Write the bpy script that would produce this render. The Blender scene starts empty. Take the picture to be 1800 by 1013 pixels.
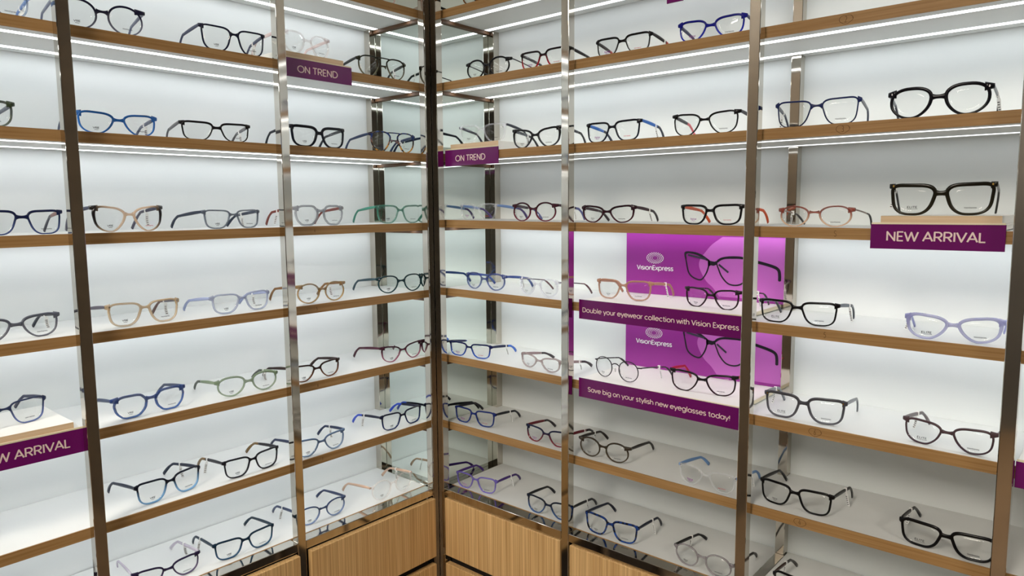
import bpy, math, random
from mathutils import Matrix, Vector
random.seed(7)
C = bpy.context.scene.collection
SC = bpy.context.scene

# ---------------------------------------------------------------- camera, world, exposure
F_PX = 1240.44
cam_data = bpy.data.cameras.new('camera')
cam_data.sensor_width = 36.0
cam_data.lens = F_PX * 36.0 / 1800.0
cam_data.shift_y = -4.285 / 1800.0
cam_data.clip_start = 0.02
cam = bpy.data.objects.new('camera', cam_data)
C.objects.link(cam)
YAW, PITCH, ROLL = 0.71172, -0.10773, -0.0077
Fv = Vector((-math.sin(YAW)*math.cos(PITCH), math.cos(YAW)*math.cos(PITCH), math.sin(PITCH)))
Rv = Vector((math.cos(YAW), math.sin(YAW), 0))
Uv = Rv.cross(Fv)
R2 = math.cos(ROLL)*Rv + math.sin(ROLL)*Uv
U2 = -math.sin(ROLL)*Rv + math.cos(ROLL)*Uv
m = Matrix.Identity(4)
for i in range(3):
    m[i][0], m[i][1], m[i][2] = R2[i], U2[i], -Fv[i]
m[0][3], m[1][3], m[2][3] = 1.32, -1.22802, 1.5
cam.matrix_world = m
SC.camera = cam

SC.view_settings.view_transform = 'Standard'
SC.view_settings.look = 'None'
SC.view_settings.exposure = 0.0
SC.view_settings.gamma = 1.0
SC.view_settings.use_curve_mapping = False
SC.cycles.max_bounces = 10
SC.cycles.diffuse_bounces = 5
SC.cycles.glossy_bounces = 6
SC.cycles.transparent_max_bounces = 32
SC.cycles.caustics_reflective = True
SC.cycles.caustics_refractive = False
SC.cycles.sample_clamp_indirect = 4.0
SC.cycles.use_denoising = True

world = bpy.data.worlds.new('store_ambient')
SC.world = world
world.use_nodes = True
bg = world.node_tree.nodes['Background']
bg.inputs[0].default_value = (0.9, 0.8, 0.68, 1)
bg.inputs[1].default_value = 0.02

# light levels: LED strips under each shelf (left run, right run) and the shop's ceiling panels
LED_L = {0: 7.32, 1: 7.32, 2: 7.32, 3: 7.32, 4: 7.32, 5: 7.32, 6: 7.05}
LED_R = {0: 4.44, 1: 6.53, 2: 2.48, 3: 7.05, 4: 6.79, 5: 0.00, 6: 0.00}
CEILING_LAMP = 38.0

# ---------------------------------------------------------------- fitted dimensions (metres)
W, D_T, E = 0.0197, 0.021, 0.0092        # post width, post depth, shelf setback behind the post
FL = D_T + E                              # shelf front face behind the frame plane
L1, L2 = -0.4201, -0.8148
R1, R2X, R3 = 0.4219, 0.8283, 1.2229
B2 = 0.8263
DEP = 0.2345
BW, BD = 0.0192, 0.0226
T = 0.019
Z = [1.9906, 1.8146, 1.6412, 1.4673, 1.2937, 1.119, 0.9464, 0.776]
SLOPE_L = [0.0, -0.00299, -0.00485, -0.00411, -0.00424, -0.00156, -0.00296, 0.0]
SLOPE_R = [0.0, -0.00252, -0.00312, -0.01025, -0.0099, -0.00958, -0.00124, -0.00467]
OFF_R = [0.0, 0.00128, -0.00057, 0.00712, 0.00598, 0.00588, -0.00078, 0.0]
RT = 0.0195
L_END, R_END = 1.22, 1.62

def shelf_z(side, i, a):
    return Z[i] + (SLOPE_L[i]*a if side == 'L' else OFF_R[i] + SLOPE_R[i]*a)

def P(side, a, off, z):
    """a metres along the run from the corner, off metres behind its front frame plane"""
    return (-off, -a, z) if side == 'L' else (a, off, z)

# ---------------------------------------------------------------- materials
def lin(c):
    return tuple(((v/255)/12.92 if v/255 <= 0.04045 else ((v/255+0.055)/1.055)**2.4) for v in c)

def new_mat(name):
    mt = bpy.data.materials.new(name)
    mt.use_nodes = True
    nt = mt.node_tree
    b = nt.nodes['Principled BSDF']
    return mt, nt, b

def plain(name, col, rough=0.5, metal=0.0, spec=0.5, alpha=1.0):
    mt, nt, b = new_mat(name)
    b.inputs['Base Color'].default_value = (*lin(col), 1)
    b.inputs['Roughness'].default_value = rough
    b.inputs['Metallic'].default_value = metal
    b.inputs['Specular IOR Level'].default_value = spec
    b.inputs['Alpha'].default_value = alpha
    return mt

def noisy(name, c0, c1, scale, rough=0.5, metal=0.0, detail=4, spec=0.5, lo=.35, hi=.65, bump=0.0, fine=None, distort=0.0):
    mt, nt, b = new_mat(name)
    tc = nt.nodes.new('ShaderNodeTexCoord'); mp = nt.nodes.new('ShaderNodeMapping')
    mp.inputs['Scale'].default_value = scale
    nz = nt.nodes.new('ShaderNodeTexNoise'); nz.inputs['Scale'].default_value = 1.0; nz.inputs['Detail'].default_value = detail
    nz.inputs['Distortion'].default_value = distort
    cr = nt.nodes.new('ShaderNodeValToRGB')
    cr.color_ramp.elements[0].position = lo; cr.color_ramp.elements[1].position = hi
    cr.color_ramp.elements[0].color = (*lin(c0), 1); cr.color_ramp.elements[1].color = (*lin(c1), 1)
    nt.links.new(tc.outputs['Object'], mp.inputs[0]); nt.links.new(mp.outputs[0], nz.inputs['Vector'])
    nt.links.new(nz.outputs[0], cr.inputs[0])
    out = cr.outputs[0]
    if fine:
        mp2 = nt.nodes.new('ShaderNodeMapping'); mp2.inputs['Scale'].default_value = fine
        n2 = nt.nodes.new('ShaderNodeTexNoise'); n2.inputs['Scale'].default_value = 1.0; n2.inputs['Detail'].default_value = 2
        mx = nt.nodes.new('ShaderNodeMix'); mx.data_type = 'RGBA'; mx.blend_type = 'MULTIPLY'; mx.inputs['Factor'].default_value = 0.55
        r2 = nt.nodes.new('ShaderNodeValToRGB')
        r2.color_ramp.elements[0].position = .38; r2.color_ramp.elements[1].position = .55
        r2.color_ramp.elements[0].color = (.62, .55, .46, 1); r2.color_ramp.elements[1].color = (1, 1, 1, 1)
        nt.links.new(tc.outputs['Object'], mp2.inputs[0]); nt.links.new(mp2.outputs[0], n2.inputs['Vector'])
        nt.links.new(n2.outputs[0], r2.inputs[0])
        nt.links.new(out, mx.inputs['A']); nt.links.new(r2.outputs[0], mx.inputs['B'])
        out = mx.outputs['Result']
    nt.links.new(out, b.inputs['Base Color'])
    b.inputs['Roughness'].default_value = rough; b.inputs['Metallic'].default_value = metal
    b.inputs['Specular IOR Level'].default_value = spec
    if bump:
        bp = nt.nodes.new('ShaderNodeBump'); bp.inputs['Strength'].default_value = bump; bp.inputs['Distance'].default_value = 0.001
        nt.links.new(nz.outputs[0], bp.inputs['Height']); nt.links.new(bp.outputs[0], b.inputs['Normal'])
    return mt

def emit(name, col, s):
    mt = bpy.data.materials.new(name); mt.use_nodes = True
    nt = mt.node_tree; nt.nodes.clear()
    e = nt.nodes.new('ShaderNodeEmission'); o = nt.nodes.new('ShaderNodeOutputMaterial')
    e.inputs[0].default_value = (*col, 1); e.inputs[1].default_value = s
    nt.links.new(e.outputs[0], o.inputs[0])
    return mt

WHITE = noisy('white_laminate', (214, 216, 215), (222, 223, 221), (3, 3, 3), 0.45, spec=0.4)
PANEL = noisy('white_back_panel', (228, 233, 233), (235, 238, 238), (2, 2, 4), 0.5, spec=0.35)
OAK_EDGE = noisy('oak_edge_banding', (146, 110, 66), (168, 132, 86), (5, 5, 240), 0.5, detail=5, spec=0.3)
OAK_FRONT = noisy('oak_veneer_upright_grain', (196, 156, 102), (222, 186, 132), (230, 230, 1.8), 0.45, detail=4, spec=0.35, fine=(420, 420, 3.0))
OAK_DARK = plain('dark_oak_batten', (96, 66, 40), 0.6)
CARCASS = plain('dark_cabinet_carcass', (38, 30, 24), 0.7)
CHROME = noisy('polished_steel', (196, 190, 180), (214, 208, 198), (9, 9, 5), 0.07, metal=1.0)
TRACK = noisy('polished_steel_track', (190, 186, 178), (206, 202, 194), (20, 20, 20), 0.06, metal=1.0)
MIRROR = plain('green_tinted_mirror', (232, 240, 235), 0.0, metal=1.0)
MIRROR_BACK = plain('mirror_backing', (40, 42, 40), 0.7)
PURPLE = plain('purple_sign_acrylic', (104, 14, 96), 0.22, spec=0.5)
SIGN_TEXT = plain('pale_pink_sign_lettering', (232, 206, 206), 0.5)
BASE_EDGE = plain('cream_board_edge', (226, 214, 186), 0.5)
BASE_TOP = plain('white_board', (232, 230, 224), 0.45)
BLOCK_WOOD = noisy('pale_wood_block', (206, 178, 142), (220, 196, 164), (6, 6, 200), 0.5)
POSTER = plain('magenta_poster_print', (152, 44, 148), 0.32)
POSTER_LEAF = plain('light_magenta_print', (196, 104, 194), 0.32)
POSTER_BLACK = plain('black_poster_print', (24, 22, 34), 0.35)
POSTER_GREY = plain('grey_poster_print', (54, 54, 70), 0.35)
POSTER_WHITE = plain('white_poster_print', (244, 240, 246), 0.4)
PENCIL = plain('pencil_line', (92, 62, 34), 0.8)
PRINT_BLACK = plain('black_lens_print', (40, 42, 50), 0.5)
PRINT_RED = plain('red_lens_print', (196, 60, 72), 0.5)
PRINT_PURPLE = plain('purple_lens_print', (140, 50, 150), 0.5)
TAG = plain('white_tag_paper', (240, 240, 238), 0.6)
TAG_BAR = plain('tag_barcode_ink', (70, 70, 76), 0.6)
SILVER = plain('silver_hinge_metal', (200, 200, 204), 0.2, metal=1.0)
GOLD = plain('gold_rivet_metal', (212, 176, 96), 0.25, metal=1.0)
PAD = plain('clear_nose_pad', (225, 225, 225), 0.2, alpha=0.5)

def make_lens():
    mt = bpy.data.materials.new('demo_lens_plastic'); mt.use_nodes = True
    nt = mt.node_tree; nt.nodes.clear()
    o = nt.nodes.new('ShaderNodeOutputMaterial'); mx = nt.nodes.new('ShaderNodeMixShader')
    tr = nt.nodes.new('ShaderNodeBsdfTransparent'); gl = nt.nodes.new('ShaderNodeBsdfGlossy')
    lw = nt.nodes.new('ShaderNodeLayerWeight'); mm = nt.nodes.new('ShaderNodeMath'); ma = nt.nodes.new('ShaderNodeMath'); mp = nt.nodes.new('ShaderNodeMath')
    tr.inputs[0].default_value = (0.975, 0.98, 0.98, 1); gl.inputs['Roughness'].default_value = 0.02
    lw.inputs[0].default_value = 0.5
    mp.operation = 'POWER'; mp.inputs[1].default_value = 4.0
    mm.operation = 'MULTIPLY'; mm.inputs[1].default_value = 0.5
    ma.operation = 'ADD'; ma.inputs[1].default_value = 0.03
    nt.links.new(lw.outputs['Facing'], mp.inputs[0]); nt.links.new(mp.outputs[0], mm.inputs[0]); nt.links.new(mm.outputs[0], ma.inputs[0])
    nt.links.new(ma.outputs[0], mx.inputs[0]); nt.links.new(tr.outputs[0], mx.inputs[1]); nt.links.new(gl.outputs[0], mx.inputs[2])
    nt.links.new(mx.outputs[0], o.inputs[0])
    return mt
LENS = make_lens()

# ---------------------------------------------------------------- mesh helpers
def link(name, verts, faces, mats, parent=None, smooth=False, midx=None):
    me = bpy.data.meshes.new(name)
    me.from_pydata([tuple(v) for v in verts], [], faces)
    if not isinstance(mats, (list, tuple)): mats = [mats]
    for q in mats: me.materials.append(q)
    if midx: me.polygons.foreach_set('material_index', midx)
    if smooth: me.polygons.foreach_set('use_smooth', [True]*len(faces))
    me.update()
    o = bpy.data.objects.new(name, me); C.objects.link(o)
    if parent: o.parent = parent
    return o

def empty(name, loc, rz=0.0):
    o = bpy.data.objects.new(name, None); C.objects.link(o)
    o.location = loc; o.rotation_euler = (0, 0, rz); o.empty_display_size = 0.02
    return o

def tag(o, label, cat, group=None):
    o['label'] = label; o['category'] = cat
    if group: o['group'] = group
    return o

def struct(o):
    o['kind'] = 'structure'; return o

BOXF = [(0, 3, 2, 1), (4, 5, 6, 7), (0, 1, 5, 4), (1, 2, 6, 5), (2, 3, 7, 6), (3, 0, 4, 7)]
def box_v(x0, x1, y0, y1, z0, z1):
    return [(x0, y0, z0), (x1, y0, z0), (x1, y1, z0), (x0, y1, z0), (x0, y0, z1), (x1, y0, z1), (x1, y1, z1), (x0, y1, z1)]

def box(name, x0, x1, y0, y1, z0, z1, mat, parent=None, bevel=0.0):
    o = link(name, box_v(min(x0, x1), max(x0, x1), min(y0, y1), max(y0, y1), z0, z1), BOXF, mat, parent)
    if bevel:
        md = o.modifiers.new('bevel', 'BEVEL'); md.width = bevel; md.segments = 2; md.limit_method = 'ANGLE'
    return o

def rbox(name, side, a0, a1, o0, o1, z0, z1, mat, parent=None, bevel=0.0):
    p, q = P(side, a0, o0, z0), P(side, a1, o1, z1)
    return box(name, p[0], q[0], p[1], q[1], z0, z1, mat, parent, bevel)

def prism(name, poly, ztop, zbot, mat, parent=None):
    """poly: footprint (x, y) points; ztop / zbot: functions of (x, y)"""
    n = len(poly)
    ar = sum(poly[i][0]*poly[(i+1) % n][1]-poly[(i+1) % n][0]*poly[i][1] for i in range(n))
    if ar < 0: poly = poly[::-1]
    v = [(x, y, zbot(x, y)) for x, y in poly] + [(x, y, ztop(x, y)) for x, y in poly]
    f = [tuple(range(n-1, -1, -1)), tuple(range(n, 2*n))] + [(i, (i+1) % n, n+(i+1) % n, n+i) for i in range(n)]
    return link(name, v, f, mat, parent)

# ---------------------------------------------------------------- stroke lettering (geometric sans)
def arc(cx, cy, rx, ry, a0, a1, n=12):
    return [(cx+rx*math.cos(math.radians(a0+(a1-a0)*i/n)), cy+ry*math.sin(math.radians(a0+(a1-a0)*i/n))) for i in range(n+1)]
def ring(cx, cy, rx, ry): return arc(cx, cy, rx, ry, 0, 360, 22)
GL = {
 ' ': (.30, []),
 'O': (.98, [ring(.48, .5, .42, .44)]),
 'N': (.80, [[(.1, .06), (.1, .94), (.67, .06), (.67, .94)]]),
 'T': (.66, [[(.03, .94), (.61, .94)], [(.32, .94), (.32, .06)]]),
 'R': (.70, [[(.1, .06), (.1, .94), (.36, .94)]+arc(.36, .70, .24, .24, 80, -90)+[(.1, .46)], [(.34, .46), (.61, .06)]]),
 'E': (.60, [[(.52, .94), (.1, .94), (.1, .06), (.52, .06)], [(.1, .5), (.47, .5)]]),
 'D': (.84, [[(.1, .06), (.1, .94), (.32, .94)]+arc(.32, .5, .42, .44, 80, -90)+[(.1, .06)]]),
 'W': (1.08, [[(.03, .94), (.29, .06), (.53, .90), (.77, .06), (1.03, .94)]]),
 'A': (.76, [[(.03, .06), (.37, .94), (.71, .06)], [(.16, .34), (.58, .34)]]),
 'I': (.24, [[(.11, .06), (.11, .94)]]),
 'V': (.74, [[(.03, .94), (.36, .06), (.69, .94)]]),
 'L': (.55, [[(.1, .94), (.1, .06), (.49, .06)]]),
 'S': (.66, [arc(.32, .715, .24, .225, 25, 270)+arc(.32, .275, .25, .215, 90, -155)]),
 'B': (.68, [[(.1, .06), (.1, .94), (.35, .94)]+arc(.35, .73, .21, .21, 80, -90)+[(.1, .52)], [(.35, .52)]+arc(.36, .29, .24, .23, 80, -90)+[(.1, .06)]]),
 'P': (.66, [[(.1, .06), (.1, .94), (.36, .94)]+arc(.36, .68, .25, .26, 80, -90)+[(.1, .42)]]),
 'o': (.75, [ring(.37, .38, .30, .32)]),
 'u': (.69, [[(.09, .70), (.09, .34)]+arc(.34, .34, .25, .28, 180, 350)+[(.59, .34)], [(.59, .70), (.59, .06)]]),
 'b': (.78, [[(.09, 1.02), (.09, .06)], ring(.39, .38, .29, .32)]),
 'd': (.78, [[(.68, 1.02), (.68, .06)], ring(.38, .38, .29, .32)]),
 'l': (.24, [[(.11, .06), (.11, 1.02)]]),
 'e': (.74, [[(.07, .40), (.66, .40)]+arc(.37, .38, .30, .32, 6, 318, 18)]),
 'y': (.62, [[(.03, .70), (.31, .06)], [(.59, .70), (.20, -.24)]]),
 'r': (.42, [[(.09, .70), (.09, .06)], arc(.33, .40, .24, .29, 175, 80, 6)]),
 'w': (.92, [[(.03, .70), (.24, .06), (.46, .66), (.68, .06), (.89, .70)]]),
 'a': (.78, [ring(.37, .38, .29, .32), [(.67, .70), (.67, .06)]]),
 'c': (.68, [arc(.37, .38, .30, .32, 48, 312, 16)]),
 't': (.42, [[(.19, .92), (.19, .25)]+arc(.34, .22, .15, .16, 180, 270, 5)+[(.38, .06)], [(.03, .70), (.38, .70)]]),
 'i': (.24, [[(.11, .06), (.11, .70)], [(.11, .91), (.11, 1.0)]]),
 'j': (.24, [[(.11, .06), (.11, .70)]]),
 'n': (.69, [[(.09, .70), (.09, .06)], [(.09, .40)]+arc(.34, .42, .25, .28, 170, 0)+[(.59, .06)]]),
 'h': (.69, [[(.09, 1.02), (.09, .06)], [(.09, .40)]+arc(.34, .42, .25, .28, 170, 0)+[(.59, .06)]]),
 's': (.54, [arc(.26, .54, .18, .16, 25, 270)+arc(.26, .215, .19, .155, 90, -155)]),
 'x': (.58, [[(.03, .70), (.53, .06)], [(.53, .70), (.03, .06)]]),
 'p': (.78, [[(.09, .70), (.09, -.25)], ring(.39, .38, .29, .32)]),
 'g': (.78, [ring(.37, .38, .29, .32), [(.67, .70), (.67, 0)]+arc(.38, 0, .29, .23, 0, -150)]),
 'v': (.58, [[(.03, .70), (.28, .06), (.53, .70)]]),
 '!': (.26, [[(.11, .94), (.11, .32)], [(.11, .05), (.11, .12)]]),
 '2': (.6, [arc(.28, .68, .22, .24, 150, -30, 8)+[(.06, .06), (.54, .06)]]),
 '3': (.6, [arc(.28, .70, .22, .22, 140, -90, 8)+arc(.28, .27, .25, .22, 90, -140, 8)]),
 '4': (.6, [[(.36, .95), (.04, .35), (.56, .35)], [(.42, .65), (.38, 0)]]),
 '5': (.6, [[(.52, .92), (.14, .92), (.10, .55)]+arc(.28, .32, .25, .28, 120, -140, 8)]),
 '6': (.6, [[(.44, .95), (.14, .5)]+arc(.29, .28, .21, .24, 160, -190, 12)]),
 '7': (.6, [[(.05, .92), (.52, .92), (.2, .02)]]),
}
def ribbon(polys, w):
    """flat stroke mesh: (x, y, tiny lift) per vertex; a quad per segment and an octagon per inner joint"""
    v, f = [], []
    for pl in polys:
        for i in range(len(pl)-1):
            (x0, y0), (x1, y1) = pl[i], pl[i+1]
            d = math.hypot(x1-x0, y1-y0) or 1e-9
            nx, ny = -(y1-y0)/d*w/2, (x1-x0)/d*w/2
            b = len(v)
            lf = (i % 3)*1e-5 + (len(f) % 2)*3e-6
            v += [(x0+nx, y0+ny, lf), (x0-nx, y0-ny, lf), (x1-nx, y1-ny, lf), (x1+nx, y1+ny, lf)]
            f.append((b, b+1, b+2, b+3))
            if i > 0:
                b = len(v)
                v += [(x0+w/2*math.cos(k*math.pi/4), y0+w/2*math.sin(k*math.pi/4), 4e-5+(i % 5)*8e-6) for k in range(8)]
                f.append(tuple(range(b, b+8)))
    return v, f
def text2d(s, w=.135, track=0.0):
    polys, x = [], 0.0
    for ch in s:
        adv, pl = GL[ch]
        polys += [[(px+x, py) for px, py in q] for q in pl]
        x += adv + track
    v, f = ribbon(polys, w)
    return v, f, x
def text_on(name, s, x0, x1, zbase, cap, place, mat, parent, w=.135, track=0.0, nrm=(0, -1, 0)):
    """text stretched to run from x0 to x1, capitals cap metres tall; place maps (x, z) to 3D"""
    v, f, tw = text2d(s, w, track)
    k = (x1-x0)/tw
    return link(name, [place(x0+px*k, zbase+py*cap)+Vector(nrm)*lf for px, py, lf in v], f, mat, parent)

# ---------------------------------------------------------------- room shell
XR, YN, ZC = 4.2, -4.4, 2.95
FLOOR_M = noisy('brown_floor_planks', (104, 84, 64), (126, 104, 80), (1.2, 14, 1), 0.35)
WALL_M = noisy('warm_brown_shop_wall', (74, 72, 70), (94, 92, 88), (1, 1, 1), 0.6)
DARK_M = noisy('dark_brown_panelling', (84, 76, 66), (104, 92, 78), (1, 1, 30), 0.5)
CEIL_M = plain('grey_ceiling', (150, 146, 140), 0.8)
struct(box('floor', -DEP, XR, YN, DEP, -0.02, 0.0, FLOOR_M))
struct(box('ceiling', -DEP, XR, YN, DEP, ZC, ZC+0.02, CEIL_M))
struct(box('wall_left', -DEP-0.02, -DEP, -L_END, DEP+0.02, 0, ZC, PANEL))
struct(box('wall_right', -DEP, R_END, DEP, DEP+0.02, 0, ZC, PANEL))
# beyond the two display runs the shop continues with dark panelling flush with the cabinet fronts
struct(box('wall_beyond_left', -DEP-0.02, 0.0, YN, -L_END-.0005, 0, ZC, DARK_M))
struct(box('wall_beyond_right', R_END+.0005, XR, 0.0, DEP+0.02, 0, ZC, DARK_M))
struct(box('wall_near', -DEP, XR, YN-0.02, YN, 0, ZC, WALL_M))
struct(box('wall_far', XR, XR+0.02, YN, DEP, 0, ZC, WALL_M))
LAMP = emit('ceiling_panel_glow', (1.0, 0.92, 0.80), CEILING_LAMP)
for k, (x, y, where) in enumerate([(0.9, -2.4, 'nearest the left display run'), (3.3, -1.7, 'near the far right of the shop'),
                                   (0.9, -3.7, 'near the entrance corner'), (1.3, -3.1, 'behind the viewer')]):
    lt = empty('ceiling_light', (x, y, ZC))
    tag(lt, 'square white ceiling light panel ' + where, 'light', 'ceiling light panels')
    box('light_frame', -.31, .31, -.31, .31, -.012, 0.0, SILVER, lt)
    box('diffuser', -.29, .29, -.29, .29, -.016, -.012, LAMP, lt)

# ---------------------------------------------------------------- chrome posts
def post(name, x0, x1, y0, y1, z0, z1, label, cat='post', grp='chrome frame posts'):
    o = box(name, x0, x1, y0, y1, z0, z1, CHROME, None, 0.0012)
    return tag(o, label, cat, grp)
PT = 2.3
zl = Z[7]-RT
post('chrome_post', -D_T, 0, L2, L2+W, 0, PT, 'leftmost polished steel post in front of the left display run')
post('chrome_post', -D_T, 0, L1, L1+W, 0, PT, 'polished steel post dividing the left display run, right of the left ON TREND sign end')
post('chrome_post', -D_T, 0, -W, 0, 0, PT, 'left half of the twin steel post at the inner corner', 'post')
post('chrome_post', 0.0002, W, 0.0002, D_T, 0, PT, 'right half of the twin steel post at the inner corner')
post('chrome_post', R1-W, R1, 0, D_T, 0, PT, 'slim bright steel post dividing the right display run, first right of the corner')
post('chrome_post', R2X-W, R2X, 0, D_T, 0, PT, 'dark steel post at the right edge of the purple displays')
post('chrome_post', R3-W, R3, 0, D_T, 0, PT, 'rightmost dark steel post beside the right NEW ARRIVAL sign')
# rear uprights stand against the back panels, behind the notched shelves
post('rear_upright', -DEP, -DEP+BD, -BW, -0.0003, 0, PT, 'steel upright at the rear corner of the left run beside its mirror', 'post', 'rear steel uprights')
post('rear_upright', 0.0003, BW, DEP-BD, DEP, zl, PT, 'steel upright at the rear corner of the right run beside its mirror', 'post', 'rear steel uprights')
post('rear_upright', B2-BW, B2, DEP-BD, DEP, zl, PT, 'steel upright on the rear panel right of the purple posters', 'post', 'rear steel uprights')

# ---------------------------------------------------------------- bottom rails (tops flush with the lowest shelf)
def rail(side, a0, a1, label):
    z0, z1 = (Z[7] if side == 'L' else shelf_z(side, 7, a0)), (Z[7] if side == 'L' else shelf_z(side, 7, a1))
    p = [P(side, a, o, 0)[:2] for a, o in ((a0, 0), (a1, 0), (a1, FL-.0004), (a0, FL-.0004))]
    zt = (lambda x, y: z0 + (z1-z0)*((x if side == 'R' else -y)-a0)/(a1-a0))
    o = prism('bottom_rail', p, zt, lambda x, y: zt(x, y)-RT, CHROME)
    md = o.modifiers.new('bevel', 'BEVEL'); md.width = .0012; md.segments = 2
    tag(o, label, 'rail', 'chrome bottom rails')
rail('L', W+.0003, -L1-W-.0003, 'brown-reflecting steel rail above the largest left drawer, next to the corner')
rail('L', -L1+.0003, -L2-W-.0003, 'steel rail below the middle bay of the left run')
rail('L', -L2+.0003, L_END, 'steel rail at the far left below the lowest shelf')
rail('R', W+.0003, R1-W-.0003, 'steel rail above the right drawers next to the corner')
rail('R', R1+.0003, R2X-W-.0003, 'steel rail below the middle bay of the right run')
rail('R', R2X+.0003, R3-W-.0003, 'steel rail at lower right below the lowest shelf')
for nm, x0, x1, y0, y1, lb in (('side_track', -DEP+BD+.0003, -FL-.0003, -BW, -.0003, 'flat steel track along the foot of the left mirror'),
                               ('side_track', .0003, BW, FL+.0003, DEP-BD-.0003, 'flat steel track along the foot of the right mirror'),
                               ('side_track', R2X-W+.0006, R2X-.0006, FL+.0003, DEP-BD-.0003, 'flat steel track across the lowest right shelf behind the thick post')):
    zz = Z[7]+(-.004 if x0 > .5 else 0)+.0006
    o = box(nm, x0, x1, y0, y1, zz-RT, zz, TRACK, None, .001)
    tag(o, lb, 'rail', 'chrome side tracks')

# ---------------------------------------------------------------- mirrors
def mirror(name, x0, x1, y0, y1, face, label):
    r = empty(name, ((x0+x1)/2, (y0+y1)/2, zl))
    tag(r, label, 'mirror', 'mirrored end panels')
    r_inv = Matrix.Translation(-Vector(r.location))
    if face == 'y':
        o1 = link('mirror_glass', [Vector(v)-r.location for v in box_v(x0, x1, y0, y0+.003, zl, PT)], BOXF, MIRROR, r)
        o2 = link('backing_board', [Vector(v)-r.location for v in box_v(x0, x1, y0+.003, y1, zl, PT)], BOXF, MIRROR_BACK, r)
    else:
        o1 = link('mirror_glass', [Vector(v)-r.location for v in box_v(x1-.003, x1, y0, y1, zl, PT)], BOXF, MIRROR, r)
        o2 = link('backing_board', [Vector(v)-r.location for v in box_v(x0, x1-.003, y0, y1, zl, PT)], BOXF, MIRROR_BACK, r)
mirror('mirror_panel', -DEP+.0012, -D_T-.0003, 0.0, .006, 'y', 'tall greenish mirror closing the corner end of the left display run')
mirror('mirror_panel', -.006, 0.0, D_T+.0003, DEP-.0012, 'x', 'tall greenish mirror closing the corner end of the right display run')

# ---------------------------------------------------------------- shelves
LEDM = {}
def led(s):
    if s not in LEDM: LEDM[s] = emit('led_strip_glow_%g' % s, (0.93, 0.97, 1.0), s)
    return LEDM[s]
LED_OFF = plain('unlit_led_diffuser', (200, 200, 198), 0.4)
ORD = ['topmost', 'second', 'third', 'fourth', 'fifth', 'sixth', 'seventh', 'lowest']
def shelf(side, i, a0, a1, notches, where):
    zf = lambda a: shelf_z(side, i, a)
    al = (lambda x, y: -y) if side == 'L' else (lambda x, y: x)
    c = P(side, (a0+a1)/2, FL, zf((a0+a1)/2))
    r = empty('display_shelf', c)
    tag(r, '%s white shelf with oak front edge, %s' % (ORD[i], where), 'shelf', 'white display shelves')
    back = DEP-(.0025 if i == 7 else .0006)
    fp = [(a0, FL+.003), (a1, FL+.003), (a1, back)]
    for n0, n1 in sorted(notches, reverse=True):      # cut-outs around the rear uprights
        fp += [(n1, back), (n1, DEP-BD-.0006)]
        fp += [(a0, DEP-BD-.0006)] if n0 <= a0 else [(n0, DEP-BD-.0006), (n0, back)]
    if not any(n0 <= a0 for n0, n1 in notches): fp.append((a0, back))
    def mk(name, pts, dt, db, mat, par):
        poly = [P(side, a, o, 0)[:2] for a, o in pts]
        o = prism(name, poly, lambda x, y: zf(al(x, y))-dt, lambda x, y: zf(al(x, y))-db, mat)
        o.data.transform(Matrix.Translation(-Vector(c))); o.parent = par
        return o
    # keep procedural grain in world scale by offsetting nothing: object space equals metres from the shelf centre
    mk('shelf_board', fp, 0.0, T, WHITE, r)
    eb = mk('edge_band', [(a0, FL), (a1, FL), (a1, FL+.003), (a0, FL+.003)], -.0002, T, OAK_EDGE if i < 9 else WHITE, r)
    if side == 'L':   # grain runs along the shelf
        pass
    s = (LED_L if side == 'L' else LED_R)[i] if i < 7 else None
    if s is not None:
        for o0, o1 in ((.0585, .0745), (.187, .203)):
            mk('light_strip', [(a0+.010, o0), (a1-.010, o0), (a1-.010, o1), (a0+.010, o1)], T-.001, T+.0002, led(s) if s else LED_OFF, r)
    if i < 7 and a0 < .1:
        mk('end_batten', [(a0+.0002, FL+.004), (a0+.007, FL+.004), (a0+.007, DEP-BD-.002), (a0+.0002, DEP-BD-.002)], T+.0001, T+.008, OAK_DARK, r)
    return r, eb, c
SH = {}
for i in range(8):
    lo = W+.0006 if i == 7 else .0006
    SH['L', i] = shelf('L', i, lo, L_END, [(0, BW+.0006)], 'left run')
    if i == 7:      # the steel cross track interrupts the lowest shelf
        SH['R', i] = shelf('R', i, lo, R2X-W, [(0, BW+.0006), ], 'right run, between the corner and the thick post')
        shelf('R', i, R2X, R_END, [], 'right run, beyond the thick post')
    else:
        SH['R', i] = shelf('R', i, lo, R_END, [(0, BW+.0006), (B2-BW-.0006, B2+.0006)], 'right run')

def pencil(side, i, a, s, circ, h=.011):
    r, eb, c = SH[side, i]
    polys = [[(x*.6-.2, y) for x, y in q] for q in GL[s][1]] if s in GL else []
    polys = [[((x)*h, (y-.5)*h) for x, y in q] for q in polys]
    if circ: polys.append([(math.cos(t*.33)*h*.95*(1+.02*t/10), math.sin(t*.33)*h*.62*(1+.15*math.sin(t))) for t in range(21)])
    v, f = ribbon(polys, .0007)
    z = shelf_z(side, i, a)-T/2
    sg = 1 if side == 'R' else -1
    o = link('pencil_mark', [Vector(P(side, a+sg*x, FL-.0002-l_, z+zz))-Vector(c) for x, zz, l_ in v], f, PENCIL, eb)
pencil('R', 1, .958, '2', True); pencil('R', 2, .960, '3', True); pencil('R', 3, .955, 'S', False)
pencil('R', 4, .945, '5', False); pencil('R', 5, .935, '6', True); pencil('R', 6, .915, '9' if '9' in GL else '4', True)
pencil('L', 3, .328, '4', False, .008); pencil('L', 4, .330, '5', False, .008); pencil('L', 5, .335, '6', False, .008); pencil('L', 6, .330, '7', False, .008)

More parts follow.
